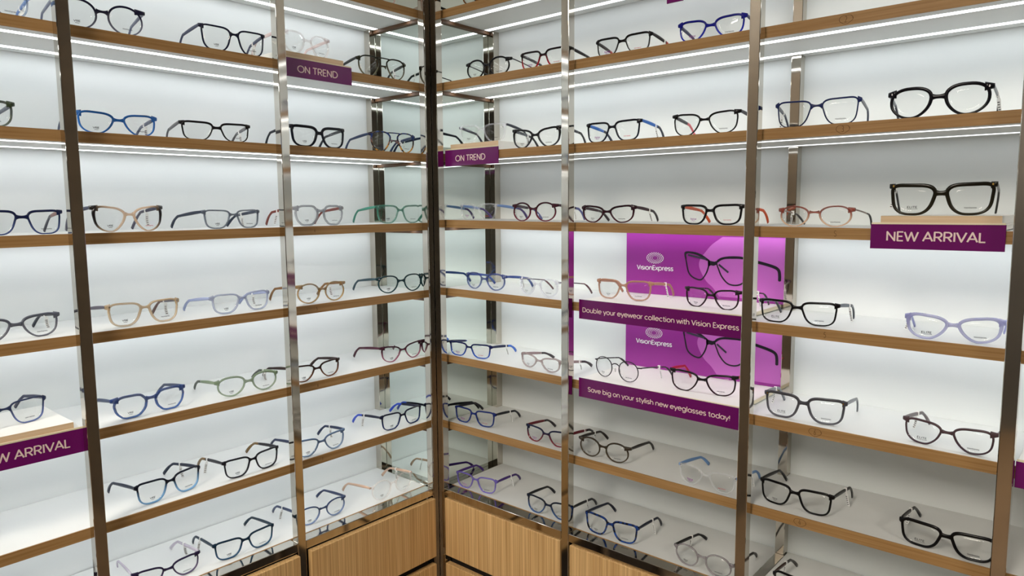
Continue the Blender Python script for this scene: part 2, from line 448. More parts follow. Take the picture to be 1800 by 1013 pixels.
# ---------------------------------------------------------------- base cabinets and drawers
def drawer(side, a0, a1, z0, z1, proud, label):
    o = rbox('drawer_front', side, a0, a1, -proud, .016-proud, z0, z1, OAK_FRONT, None, .0012)
    tag(o, label, 'drawer', 'oak drawers under the shelves')
for side, end in (('L', L_END), ('R', R_END)):
    o = rbox('base_cabinet', side, .022, end, .024, DEP-.002, 0.0, zl-.012, CARCASS)
    tag(o, 'dark carcass behind the %s row of oak drawers' % ('left' if side == 'L' else 'right'), 'cabinet')
zt = Z[7]-RT
for z0, z1, lv in ((.5945, zt-.0045, 'upper'), (.40, .574, 'second')):
    drawer('L', W+.003, -L1-W-.006, z0, z1, .012, '%s oak drawer in the corner bay of the left run' % lv)
    drawer('L', -L1+.003, -L2-W-.006, z0, z1, .012, '%s oak drawer in the middle bay of the left run' % lv)
    drawer('R', W+.004, R1-W-.003, z0, z1-.0015, .002, '%s oak drawer in the corner bay of the right run' % lv)
    drawer('R', R1+.0045, R2X-W-.003, z0-.002, z1-.0035, .002, '%s oak drawer in the middle bay of the right run' % lv)

# ---------------------------------------------------------------- risers with purple signs
SO = .0262            # sign face distance behind the frame plane
def riser(side, i, a0, a1, text, tx, zt_off, zb_off, label, block=True, hide_block=None, cap=.0150, tz=.0105):
    """a0<a1 along the run; tx=(t0,t1) text extent along the viewer's left-to-right axis"""
    z = shelf_z(side, i, (a0+a1)/2)
    c = Vector(P(side, (a0+a1)/2, FL, z))
    r = empty('sign_riser', c)
    tag(r, label, 'sign', 'purple sign risers')
    def bx(name, b0, b1, o0, o1, z0, z1, mat, par, bev=0):
        p, q = P(side, b0, o0, z0), P(side, b1, o1, z1)
        v = box_v(min(p[0], q[0]), max(p[0], q[0]), min(p[1], q[1]), max(p[1], q[1]), z0, z1)
        o = link(name, [Vector(k)-c for k in v], BOXF, mat, par)
        if bev:
            md = o.modifiers.new('bevel', 'BEVEL'); md.width = bev; md.segments = 2
        return o
    zs1, zs0 = z+zt_off, z+zb_off
    # L-shaped board: flat base lying on the shelf, front lip hanging over the shelf edge
    bx('base_board', a0+.002, a1-.002, SO+.0022, .215, z+.0003, z+.0088, BASE_TOP, r, .0006)
    bx('front_trim', a0+.001, a1-.001, SO, SO+.0021, zs1-.0022, zs1+.0006, BASE_EDGE, r)
    sp = bx('sign_panel', a0, a1, SO, SO+.002, zs0, zs1-.0022, PURPLE, r, .0004)
    if block:
        b0, b1 = (a0+.012, a1-.006) if side == 'R' else (a0+.016, a1-.010)
        bk = bx('raised_block', b0, b1, FL+.004, .200, z+.009, z+.0218, BASE_TOP, r, .0008)
        bx('block_edge', b0+.0005, b1-.0005, FL+.0034, FL+.004, z+.0095, z+.0216, BLOCK_WOOD, bk)
    sgn = 1 if side == 'R' else -1
    if text:
        zb = zs0+tz
        text_on('lettering', text, tx[0], tx[1], zb, cap, lambda x, zz: Vector(P(side, sgn*x, SO-.0003, zz))-c, SIGN_TEXT, sp, nrm=(0, -1, 0) if side == 'R' else (1, 0, 0))
    return r, c
riser('L', 1, .2185, .4005, 'ON TREND', (-.3590, -.2560), .0094, -.0315, 'purple ON TREND sign riser on the left run')
riser('R', 2, .0195, .1985, 'ON TREND', (.0560, .1580), .0096, -.0320, 'purple ON TREND sign riser on the right run beside the corner post')
riser('R', 3, 1.0105, 1.1925, 'NEW ARRIVAL', (1.0335, 1.1690), .0106, -.0310, 'purple NEW ARRIVAL sign riser on the right run', cap=.0158, tz=.0125)
riser('L', 5, .8075, .9895, 'NEW ARRIVAL', (-.9660, -.8330), .0120, -.0320, 'purple NEW ARRIVAL sign riser at the left picture edge', cap=.0160, tz=.0130)
riser('R', 5, 1.2235, 1.405, '', None, .0125, -.0300, 'purple sign riser half hidden at the right picture edge')
# sign hanging below the topmost right shelf
zz0 = shelf_z('R', 0, .65)
hs = rbox('hanging_sign', 'R', .634, .668, SO, SO+.002, 1.8880, zz0+.008, PURPLE)
tag(hs, 'small purple sign hanging from the topmost right shelf, cut by the picture top', 'sign')

def promo(i, text, tx, zt_off, zb_off, slant, label):
    z = shelf_z('R', i, .62)
    a0, a1 = .4315, .7975
    c = Vector((.616, FL, z))
    r = empty('promotional_display', c)
    tag(r, label, 'display stand', 'magenta promotional displays')
    def bx(name, x0, x1, y0, y1, z0, z1, mat, par, bev=0):
        o = link(name, [Vector(k)-c for k in box_v(x0, x1, y0, y1, z0, z1)], BOXF, mat, par)
        if bev:
            md = o.modifiers.new('bevel', 'BEVEL'); md.width = bev; md.segments = 2
        return o
    bs = bx('base_board', a0+.001, .8008, FL+.002, .2305, z+.0003, z+.0080, BASE_TOP, r)
    bx('base_edge', a0+.001, .8008, SO+.0022, FL+.002, z+.0006, z+.0080, BASE_EDGE, r)
    bx('base_side', .8008, .8016, SO+.0022, .2305, z+.0006, z+.0078, BASE_EDGE, r)
    def tilt(x): return shelf_z('R', i, x)-z
    v = [(a0, SO, zb_off), (a1, SO, zb_off), (a1, SO+.002, zb_off), (a0, SO+.002, zb_off),
         (a0, SO, zt_off), (a1, SO, zt_off), (a1, SO+.002, zt_off), (a0, SO+.002, zt_off)]
    sp = link('sign_panel', [Vector((x, y, z+q+tilt(x)))-c for x, y, q in v], BOXF, PURPLE, r)
    text_on('lettering', text, tx[0], tx[1], zb_off+.0150, .0106, lambda x, q: Vector((x, SO-.0003, z+q+tilt(x)))-c, SIGN_TEXT, sp, w=.14, track=.015)
    # back poster
    py, x0, x1, zt2 = .2150, .4347, .8072, z+.0085
    ztop = 1.4475 if i == 4 else z+.156
    ps = bx('poster_panel', x0, x1, py, py+.003, zt2, ztop, POSTER, r)
    bx('poster_edge', x1, x1+.0016, py-.0006, py+.003, zt2, ztop, BASE_EDGE, r)
    dz = z-shelf_z('R', 4, .62)
    def flat(name, polys, mat, lift):
        vv, ff = [], []
        for q in polys:
            b = len(vv)
            vv += [Vector((k[0], py-lift-(k[2] if len(k) > 2 else 0), k[1]+dz))-c for k in q]
            ff.append(tuple(range(b, b+len(q))))
        return link(name, vv, ff, mat, ps)
    leaf = [(.6731, 1.4374), (.6493, 1.4206), (.6334, 1.4025), (.6230, 1.3888), (.6197, 1.3753), (.6248, 1.3599), (.6372, 1.3406), (.654, 1.3261), (.6680, 1.3085)]
    flat('printed_swoosh', [[(x1-.0003, 1.3085), (x1-.0003, 1.4374)]+spline(leaf, 5, False)], POSTER_LEAF, .0003)
    lr = [(.5852, 1.402), (.6071, 1.4034), (.624, 1.3988), (.6383, 1.3905), (.6451, 1.3842), (.6435, 1.3697), (.638, 1.3551), (.6276, 1.3418), (.6157, 1.3415), (.6022, 1.3475), (.5934, 1.3583), (.5881, 1.3806)]
    rr = [(.6595, 1.3826), (.6685, 1.3917), (.6844, 1.396), (.7045, 1.3972), (.72, 1.3959), (.7343, 1.3911), (.7349, 1.3699), (.728, 1.3482), (.7173, 1.3368), (.7018, 1.3332), (.6859, 1.337), (.6718, 1.3514), (.6646, 1.3664)]
    polys = []
    for cl, ins in ((lr, .0042), (rr, .0042)):
        s = spline(cl, 4, True)
        cx, cz = sum(p[0] for p in s)/len(s), sum(p[1] for p in s)/len(s)
        inn = []
        for (x, zc) in s:
            d = math.hypot(x-cx, zc-cz); k = ins*(1.35 if zc > cz+.014 else .8)
            inn.append((x+(cx-x)*k/d, zc+(cz-zc)*k/d))
        n = len(s)
        polys += [[s[q], s[(q+1) % n], inn[(q+1) % n], inn[q]] for q in range(n)]
    polys += [[(.6400, 1.3885), (.6465, 1.3850), (.6560, 1.3835), (.6600, 1.3850), (.6605, 1.3770), (.6540, 1.3745), (.6480, 1.3755), (.6415, 1.3720)]]
    v2, f2 = ribbon([spline([(.7330, 1.3885), (.7536, 1.3860), (.7824, 1.3790), (.7940, 1.3729), (.7972, 1.3627), (.7975, 1.3500)], 5, False)], .0062)
    flat('printed_spectacles', polys+[[v2[k] for k in q] for q in f2], POSTER_BLACK, .0006)
    v3, f3 = ribbon([[(.5935, 1.3962), (.6364, 1.3884)], [(.6660, 1.3780), (.6880, 1.3618)]], .0042)
    flat('printed_temples', [[v3[k] for k in q] for q in f3], POSTER_GREY, .0008)
    dots = []
    for rg, (n, rs) in enumerate(((12, .0010), (16, .00125), (20, .0015), (24, .00165))):
        rx, rz = .0075+.0045*rg, .0052+.0023*rg
        for k in range(n):
            t = 2*math.pi*(k+.5*(rg % 2))/n
            px, pz = .5109+rx*math.cos(t), 1.3861+rz*math.sin(t)
            dots.append([(px+rs*.85*math.cos(q*math.pi/3), pz+rs*.85*math.sin(q*math.pi/3)) for q in range(6)])
    flat('printed_eye_logo', dots, POSTER_WHITE, .0006)
    text_on('printed_shop_name', 'VjsjonExpress', .4638, .5580, 1.3578+dz, .0112, lambda x, q: Vector((x, py-.0006, q))-c, POSTER_WHITE, ps, w=.17)

def spline(p, n, closed):
    out = []; N = len(p)
    rg = range(N if closed else N-1)
    for k in rg:
        g = (lambda j: p[j % N]) if closed else (lambda j: p[max(0, min(N-1, j))])
        p0, p1, p2, p3 = g(k-1), g(k), g(k+1), g(k+2)
        for j in range(n):
            t = j/n
            out.append(tuple(.5*((2*p1[d])+(-p0[d]+p2[d])*t+(2*p0[d]-5*p1[d]+4*p2[d]-p3[d])*t*t+(-p0[d]+3*p1[d]-3*p2[d]+p3[d])*t**3) for d in range(len(p1))))
    if not closed: out.append(tuple(p[-1]))
    return out
promo(4, 'Double your eyewear collection with Vision Express', (.4405, .7945), .0078, -.0345, 0, 'upper magenta display with eye logo poster and purple Double your eyewear strip')
promo(5, 'Save big on your stylish new eyeglasses today!', (.4556, .7822), .0080, -.0345, 0, 'lower magenta display with eye logo poster and purple Save big strip')

# ---------------------------------------------------------------- eyeglasses
def frame_mat(name, top, bot, alpha, extras):
    mt, nt, b = new_mat(name)
    tc = nt.nodes.new('ShaderNodeTexCoord'); sx = nt.nodes.new('ShaderNodeSeparateXYZ')
    nt.links.new(tc.outputs['Generated'], sx.inputs[0])
    cr = nt.nodes.new('ShaderNodeValToRGB'); e = cr.color_ramp.elements
    side = [x for x in extras.split() if x.startswith('side:')]
    mott = [x for x in extras.split() if x.startswith('mottle:')]
    brow = [x for x in extras.split() if x.startswith('brow:')]
    rgb = lambda s: lin([int(q) for q in s.split(':')[1].split(',')])
    if side:   # dark outer corners, clear middle
        e[0].position, e[0].color = .06, (*rgb(side[0]), 1)
        e[1].position, e[1].color = .94, (*rgb(side[0]), 1)
        for q, cc in ((.24, top), (.76, top)):
            n = e.new(q); n.color = (*lin(cc), 1)
        nt.links.new(sx.outputs[0], cr.inputs[0])
    else:
        e[0].position, e[0].color = .25, (*lin(bot), 1)
        e[1].position, e[1].color = .70, (*lin(top), 1)
        if brow:
            n = e.new(.95); n.color = (*lin(top), 1); n = e.new(.985); n.color = (*rgb(brow[0]), 1)
        nt.links.new(sx.outputs[2], cr.inputs[0])
    out = cr.outputs[0]
    if mott:
        nz = nt.nodes.new('ShaderNodeTexNoise'); nz.inputs['Scale'].default_value = 130; nz.inputs['Detail'].default_value = 2
        nt.links.new(tc.outputs['Object'], nz.inputs['Vector'])
        r2 = nt.nodes.new('ShaderNodeValToRGB'); r2.color_ramp.elements[0].position = .44; r2.color_ramp.elements[1].position = .56
        mx = nt.nodes.new('ShaderNodeMix'); mx.data_type = 'RGBA'
        nt.links.new(nz.outputs[0], r2.inputs[0]); nt.links.new(r2.outputs[0], mx.inputs['Factor'])
        nt.links.new(out, mx.inputs['A']); mx.inputs['B'].default_value = (*rgb(mott[0]), 1)
        out = mx.outputs['Result']
    nt.links.new(out, b.inputs['Base Color'])
    b.inputs['Roughness'].default_value = 0.22 if 'metal' not in extras.split() else .3
    b.inputs['Specular IOR Level'].default_value = .22 if alpha > .9 else .5
    if alpha < .93: alpha = max(.18, 1-math.sqrt(1-alpha))      # seen through a front and a back surface
    b.inputs['Alpha'].default_value = alpha
    if side:
        mr = nt.nodes.new('ShaderNodeMapRange'); ab = nt.nodes.new('ShaderNodeMath'); sb = nt.nodes.new('ShaderNodeMath')
        sb.operation = 'SUBTRACT'; sb.inputs[1].default_value = .5; ab.operation = 'ABSOLUTE'
        nt.links.new(sx.outputs[0], sb.inputs[0]); nt.links.new(sb.outputs[0], ab.inputs[0]); nt.links.new(ab.outputs[0], mr.inputs[0])
        mr.inputs['From Min'].default_value = .26; mr.inputs['From Max'].default_value = .40
        mr.inputs['To Min'].default_value = alpha; mr.inputs['To Max'].default_value = 1.0
        nt.links.new(mr.outputs[0], b.inputs['Alpha'])
    return mt

PARAM = {  # exponents (top-outer, top-inner, bottom-inner, bottom-outer), taper, outer lift, nasal slant
 'rect': (5.6, 4.2, 2.8, 3.3, .09, .05, .17), 'square': (4.2, 3.4, 2.6, 2.9, .10, .05, .17), 'soft': (3.7, 2.9, 2.1, 2.5, .10, .11, .21),
 'round': (2.1, 2.1, 2.0, 2.0, .02, .0, .04), 'panto': (2.5, 2.5, 2.0, 2.0, .07, .02, .13), 'oval': (2.3, 2.2, 2.0, 2.1, .05, .08, .12),
 'flat': (7.0, 3.6, 2.7, 2.9, .09, .04, .14),
 'cat': (3.4, 2.5, 2.0, 2.2, .10, .20, .22), 'aviator': (2.9, 2.5, 2.1, 2.0, .10, .0, .30)}
HEX = [(1.0, .42), (.62, .98), (-.60, .98), (-.98, .42), (-.88, -.35), (-.45, -.96), (.45, -1.0), (.86, -.42)]
NS = 44
def outline(style, a, b):
    """lens opening, outward +x, NS points counter-clockwise"""
    if style == 'hex':
        sp = []
        n = len(HEX)
        for k in range(n):      # straight sides with softened corners
            p0, p1, p2 = HEX[k-1], HEX[k], HEX[(k+1) % n]
            for t in (-.5, -.25, -.12, .12, .25):
                q = p0 if t < 0 else p2
                u = abs(t)
                x, z = p1[0]+(q[0]-p1[0])*u, p1[1]+(q[1]-p1[1])*u
                if u == .12: x, z = x*.985, z*.985
                sp.append((x*a, z*b))
        return sp
    nto, nti, nbi, nbo, tp, lf, sl = PARAM[style]
    pts = []
    for k in range(NS):
        t = 2*math.pi*k/NS
        c, s = math.cos(t), math.sin(t)
        n = (nto if c >= 0 else nti) if s >= 0 else (nbo if c >= 0 else nbi)
        x = math.copysign(abs(c)**(2/n), c); z = math.copysign(abs(s)**(2/n), s)
        x *= 1+tp*z
        if x < 0: x *= 1-sl*max(0, .6-z)
        z += lf*(x if x > 0 else x*.6)*max(0, z)
        pts.append((x*a, z*b))
    return pts

def normals(p):
    n = len(p); out = []
    for i in range(n):
        dx, dz = p[(i+1) % n][0]-p[i-1][0], p[(i+1) % n][1]-p[i-1][1]
        d = math.hypot(dx, dz) or 1e-9
        out.append((dz/d, -dx/d))
    return out
BOW = 1.15
def bow(x): return BOW*x*x
XS = [(0, .28), (.22, 0), (.78, 0), (1, .28), (1, .72), (.78, 1), (.22, 1), (0, .72)]

def sweep(path, sec, caps=True):
    """path: list of (centre, u, v, hu, hv); superelliptic 8-point section"""
    v, f = [], []
    n = len(XS)
    for c, u, w, hu, hv in path:
        for sx_, sy_ in XS:
            v.append(Vector(c)+Vector(u)*((sx_*2-1)*hu)+Vector(w)*((sy_*2-1)*hv))
    for k in range(len(path)-1):
        for j in range(n):
            f.append((k*n+j, k*n+(j+1) % n, (k+1)*n+(j+1) % n, (k+1)*n+j))
    if caps:
        f.append(tuple(range(n-1, -1, -1))); f.append(tuple(range((len(path)-1)*n, len(path)*n)))
    return v, f
def merge(parts):
    V, F = [], []
    for v, f in parts:
        b = len(V); V += list(v); F += [tuple(i+b for i in q) for q in f]
    return V, F

def interp(path, n):
    return spline(path, n, False)

GROUP = 'eyeglasses standing on the display shelves'
BRAND = {'vb': ('VIBE', .0105, .0034), 'pv': ('PopVue', .0095, .0030), 'pp': ('PopVue', .0135, .0042), 'el': ('ELITE', .0150, .0034)}
def make_glasses(gid, fit, st):
    side, sh, rs, s, dep, yaw, GW, H, tip, ez, spl = fit
    style, rims, gap, top, bot, alpha, tcol, tipcol, brand, rprint, tg, extras, label = st
    ex = extras.split()
    metal = 'metal' in ex
    mtemple = metal or 'metaltemple' in ex
    rsd, rt, rb = (q*.001 for q in rims)
    gap *= .001
    if style in ('rect', 'square', 'soft', 'cat', 'flat'): gap -= .002
    dep = max(dep, .009)
    if style in ('round', 'oval') and alpha == 1 and not metal: pass
    root = empty('eyeglasses', P(side, s, FL+dep, shelf_z(side, sh, s)+rs), yaw+(math.pi/2 if side == 'L' else 0))
    tag(root, label, 'eyeglasses', GROUP)
    dpt = .0022 if metal else .0042
    eo = .0048+rsd*.4+(.0014 if style == 'round' else 0)
    lw = (GW-gap-2*eo)/2
    a = lw/2/(1+(PARAM[style][4]*.8 if style in PARAM else 0)); hb = H-rt-rb
    lift = PARAM[style][5] if style in PARAM else 0
    b = hb/2/(1+lift*.42)
    cx, cz = gap/2+lw/2, rb+b
    ol = outline(style, a, b); nn = normals(ol)
    # ---- front frame
    parts = []
    for sg in (-1, 1):
        path = []
        V, F = [], []
        n = len(ol)
        for (x, z), (nx, nz) in zip(ol, nn):
            t = rsd+(rt-rsd)*max(0, nz)**1.5+(rb-rsd)*max(0, -nz)**1.5
            if style == 'cat': t *= 1+.55*max(0, nx)*max(0, z/b)
            if nx < 0: t *= 1+.15*(-nx)
            for q, y in XS:
                px, pz = x+nx*t*q, z+nz*t*q
                gx = cx+px
                V.append(Vector((sg*gx, bow(gx)+y*dpt, cz+pz)))
        m = len(XS)
        for k in range(n):
            for j in range(m):
                q = (k*m+j, ((k+1) % n)*m+j, ((k+1) % n)*m+(j+1) % m, k*m+(j+1) % m)
                F.append(q if sg < 0 else q[::-1])
        parts.append((V, F))
    # bridge: an arch whose tall ends melt into the nasal rims
    br = []
    if metal:
        zb = cz+b*.42; xe = gap/2-.0004
        for k in range(11):
            u = -1+.2*k
            br.append(((u*xe, bow(u*xe)+dpt*.5, zb+.0034*(1-u*u)), (0, 0, 1), (0, 1, 0), .0011, dpt*.46))
    else:
        low = style in ('round', 'panto')
        te_, tc_ = (.60, .50) if low else ((.30, .26) if style == 'aviator' else (.66, .56) if style in ('soft', 'cat', 'oval') else (.80, .68))
        zte, ztc = cz+te_*b, cz+tc_*b
        zbc = ztc-max(.0034, rt*(.8 if style == 'aviator' else 1.2)); zbe = min(zbc-.001, cz+(.12 if low else .30)*b)
        if style == 'aviator': zbe = cz-.1*b
        xe = gap/2-rsd*.30
        for k in range(13):
            u = -1+k/6; x = u*xe
            zt_, zb_ = ztc+(zte-ztc)*abs(u)**2.4, zbc-(zbc-zbe)*abs(u)**2.8
            br.append(((x, bow(x)+dpt*.5, (zt_+zb_)/2), (0, 0, 1), (0, 1, 0), (zt_-zb_)/2, dpt*.46))
    parts.append(sweep(br, None))
    if style == 'aviator':
        tops = min((p for p in ol if p[0] < 0 and p[1] > 0), key=lambda p: abs(p[1]-b*.90))
        xt = max(.004, cx+tops[0]); zt_ = cz+tops[1]+rt*.4
        parts.append(sweep([((u*xt, bow(u*xt)+dpt*.5, zt_+.001*(1-u*u)), (0, 0, 1), (0, 1, 0), .0013, dpt*.42) for u in (-1, -.5, 0, .5, 1)], None))
    # end pieces
    zh = ez*H
    zh = min(zh, H-.004)
    for sg in (-1, 1):
        op = max((p for p in ol if p[0] > 0), key=lambda p: p[0]-abs(p[1]+cz-zh)*3)
        x0 = cx+op[0]+rsd*.45
        he = .0012 if metal else (.0022+rsd*.30)
        flare = 0 if metal else min(.0012 if style in ('round', 'oval') else .0030, max(0.0, H-.0006-(zh+he)))
        ep = []
        for u in (0, .35, .7, 1.0):
            x = x0+(GW/2-x0)*u
            zup, zdn = zh+he+flare*(1-u), zh-he-(.0030 if not metal else 0)*(1-u)
            ep.append(((sg*x, bow(x)+dpt*.5+.0022*u*u, (zup+zdn)/2), (0, 0, 1), (0, 1, 0), (zup-zdn)/2, dpt*(.48+.12*u)))
        parts.append(sweep(ep, None))
    V, F = merge(parts)
    fm = frame_mat(gid_name(top, alpha), top, bot, alpha, extras)
    fr = link('front_frame', V, F, fm, root, True)
    fr['label'] = 'frame front'
    # nose pads / rivets
    if metal:
        for sg in (-1, 1):
            v, f = sweep([((sg*(gap/2-.0008), .003, cz+.001), (0, 0, 1), (0, 1, 0), .0004, .0004), ((sg*(gap/2-.002), .007, cz-.002), (0, 0, 1), (0, 1, 0), .0004, .0004),
                          ((sg*(gap/2-.0035), .0075, cz-.004), (0, 0, 1), (0, 1, 0), .0045, .0018), ((sg*(gap/2-.0045), .008, cz-.0042), (0, 0, 1), (0, 1, 0), .0040, .0014)], None)
            link('nose_pad', v, f, PAD, root, True)
    if 'rivet' in ex or 'gold' in ex:
        for sg in (-1, 1):
            x = GW/2-.0062
            v, f = sweep([((sg*x, bow(x)+k, zh), (1, 0, 0), (0, 0, 1), .0011, .0017) for k in (.0010, -.0006)], None)
            link('rivet', v, f, GOLD if 'gold' in ex else SILVER, fr)
    # ---- lenses with prints
    for sg in (-1, 1):
        rings = []
        n = len(ol)
        V, F = [], []
        for face, y in ((0, .0012), (1, .0024)):
            for rr in (1.012, .66, .33):
                for x, z in ol:
                    gx = cx+x*rr
                    V.append(Vector((sg*gx, bow(gx)+y-.0010*(1-rr*rr), cz+z*rr)))
            V.append(Vector((sg*cx, bow(cx)+y-.0010, cz)))
        per = 3*n+1
        for face in (0, 1):
            o_ = face*per
            for q in range(2):
                for k in range(n):
                    f = (o_+q*n+k, o_+q*n+(k+1) % n, o_+(q+1)*n+(k+1) % n, o_+(q+1)*n+k)
                    F.append(f if (sg > 0) ^ (face == 1) else f[::-1])
            for k in range(n):
                f = (o_+2*n+k, o_+2*n+(k+1) % n, o_+3*n)
                F.append(f if (sg > 0) ^ (face == 1) else f[::-1])
        for k in range(n):
            F.append((k, per+k, per+(k+1) % n, (k+1) % n))
        ln = link('lens', V, F, LENS, root, True)
        pr = None
        if sg < 0 and brand in BRAND:
            txt, tw, cap = BRAND[brand]; px, pz = -cx-.001, cz-b*.62
            if brand == 'vb': px = -cx-.002
            pr = (txt, tw, cap, px, pz, PRINT_PURPLE if brand == 'pp' else PRINT_BLACK)
        if sg > 0 and rprint:
            pr = ('VisionExpress' if rprint == 'vp' else 'vision express', .0165 if rprint == 'vp' else .0155, .0024, cx+.002, cz-b*.66, PRINT_BLACK if rprint == 'vp' else (PRINT_RED if brand in ('pp', 'vb') else PRINT_BLACK))
        if pr:
            txt, tw, cap, px, pz, pm = pr
            v2, f2, tl = text2d(txt, .15)
            k_ = tw/tl
            pts = [(px-tw/2+x*k_, pz+z*cap, l_) for x, z, l_ in v2]
            if txt == 'ELITE':
                bq = len(pts); pts += [(px-tw/2, pz-.0016, 0), (px+tw/2, pz-.0016, 0), (px+tw/2, pz-.0011, 0), (px-tw/2, pz-.0011, 0)]; f2 = f2+[(bq, bq+1, bq+2, bq+3)]
            elif sg < 0:
                bq = len(pts); pts += [(px-tw*.3, pz-.0021, 0), (px+tw*.3, pz-.0021, 0), (px+tw*.3, pz-.0014, 0), (px-tw*.3, pz-.0014, 0)]; f2 = f2+[(bq, bq+1, bq+2, bq+3)]
            link('lens_print', [Vector((x, bow(x)-.0003-l_, z)) for x, z, l_ in pts], f2, pm, ln)
    # ---- temples
    tm = plain('temple_finish', tcol, .3, spec=.25, alpha=.6 if 'talpha' in ex or (alpha < .5 and sum(tcol) > 600) else 1.0)
    tpm = plain('temple_tip_finish', tipcol, .3) if tipcol else None
    hx = .0016 if not mtemple else .0008
    for sg in (-1, 1):
        yb = tip-.031
        zbend = zh-.0085
        zt_ = .0032 if not mtemple else .0026
        y0 = bow(GW/2)+.0035
        ctrl = []
        K = 26
        for k in range(K+1):
            y = y0+(tip-y0)*k/K
            fq = max(0, (y-yb)/(tip-yb))
            z = zh-(zh-zbend)*min(1, (y-y0)/(yb-y0))**1.3
            if fq > 0: z = zbend-(zbend-zt_)*(fq*fq*.55+fq*.45 if fq > .15 else fq*fq*3.55)
            x = GW/2-.0016+spl*((y-y0)/(tip-y0))-.0035*fq*fq
            u = k/K
            hz = (.0026+.0007*math.sin(min(1, u*1.6)*math.pi)) if not mtemple else .0013
            if fq > .25: hz = .0022+.0012*min(1, (fq-.25)/.5) if not mtemple else .0021
            ctrl.append((Vector((sg*x, y, z)), hz))
        path = []
        for k, (p, hz) in enumerate(ctrl):
            d = (ctrl[min(K, k+1)][0]-ctrl[max(0, k-1)][0]).normalized()
            side_ = Vector((1, 0, 0)); upv = side_.cross(d).normalized()
            hh = hx if not (mtemple and k/K > .72) else .0016
            path.append((p, side_, upv, hh, hz))
        cut = int(K*.64) if tpm else K
        v, f = sweep(path[:cut+1], None)
        te = link('temple', v, f, tm, root, True)
        if tpm:
            v, f = sweep(path[cut:], None)
            to = link('temple_tip', v, f, tpm, te, True)
            to['label'] = 'contrasting temple tip'
        if not metal:
            v, f = sweep([(Vector((sg*(GW/2-.0042), y0-.0006+q, zh)), (1, 0, 0), (0, 0, 1), .0012, .0017) for q in (0, .0042)], None)
            link('hinge', v, f, SILVER, te)
        want = {'L': (-1,), 'R': (1,), 'M': (1,), 'U': (1,), None: ()}[tg]
        if sg in want:
            kk = int(K*.55); p, _ = ctrl[kk]
            dn = -1 if tg != 'U' else 1
            TV, TF, MI = [], [], []
            def addb(pts):
                bq = len(TV); TV.extend(pts); TF.extend([tuple(bq+i for i in q) for q in BOXF]); MI.extend([0]*6)
            addb([p+Vector(q) for q in box_v(-.0024, .0024, -.0016, .0016, -.0040, .0040)])
            n = 7; ln_ = .027
            swing = random.uniform(-.35, .35)
            length = min(ln_, p.z-.006) if dn < 0 else .026
            prev = None
            for k in range(n+1):
                t = k/n
                c = p+Vector((sg*.002+sg*.004*t*t*(1 if dn < 0 else -2), .004*math.sin(swing+t*2.2)-.0, dn*(.0038+length*t*.98)))
                w_ = .0012 if k == 0 else .0029
                a_, t_ = Vector((.86*w_, -.5*w_, 0)), Vector((.0001, .00017, 0))
                row = [c-a_-t_, c+a_-t_, c+a_+t_, c-a_+t_]
                bq = len(TV); TV.extend(row)
                if prev is not None:
                    for j in range(4):
                        TF.append((prev+j, prev+(j+1) % 4, bq+(j+1) % 4, bq+j)); MI.append(0)
                prev = bq
            for k in range(2, n):      # printed barcode lines on the paper
                t = (k+.2)/n
                for e_ in (-1, 1):
                    c = p+Vector((sg*.002+sg*.004*t*t*(1 if dn < 0 else -2), .004*math.sin(swing+t*2.2), dn*(.0038+length*t*.98)))+e_*Vector((.0004, .0007, 0))
                    a_ = Vector((.86*.0018, -.5*.0018, 0)); h_ = Vector((0, 0, .0007))
                    bq = len(TV); TV.extend([c-a_-h_, c+a_-h_, c+a_+h_, c-a_+h_])
                    TF.append((bq, bq+1, bq+2, bq+3)); MI.append(1)
            tgo = link('price_tag', TV, TF, [TAG, TAG_BAR], te, False, MI)
            tgo['label'] = 'white paper price tag'
    return root
def gid_name(top, alpha):
    return 'acetate_%d_%d_%d' % tuple(top) if alpha > .95 else 'crystal_acetate_%d_%d_%d' % tuple(top)

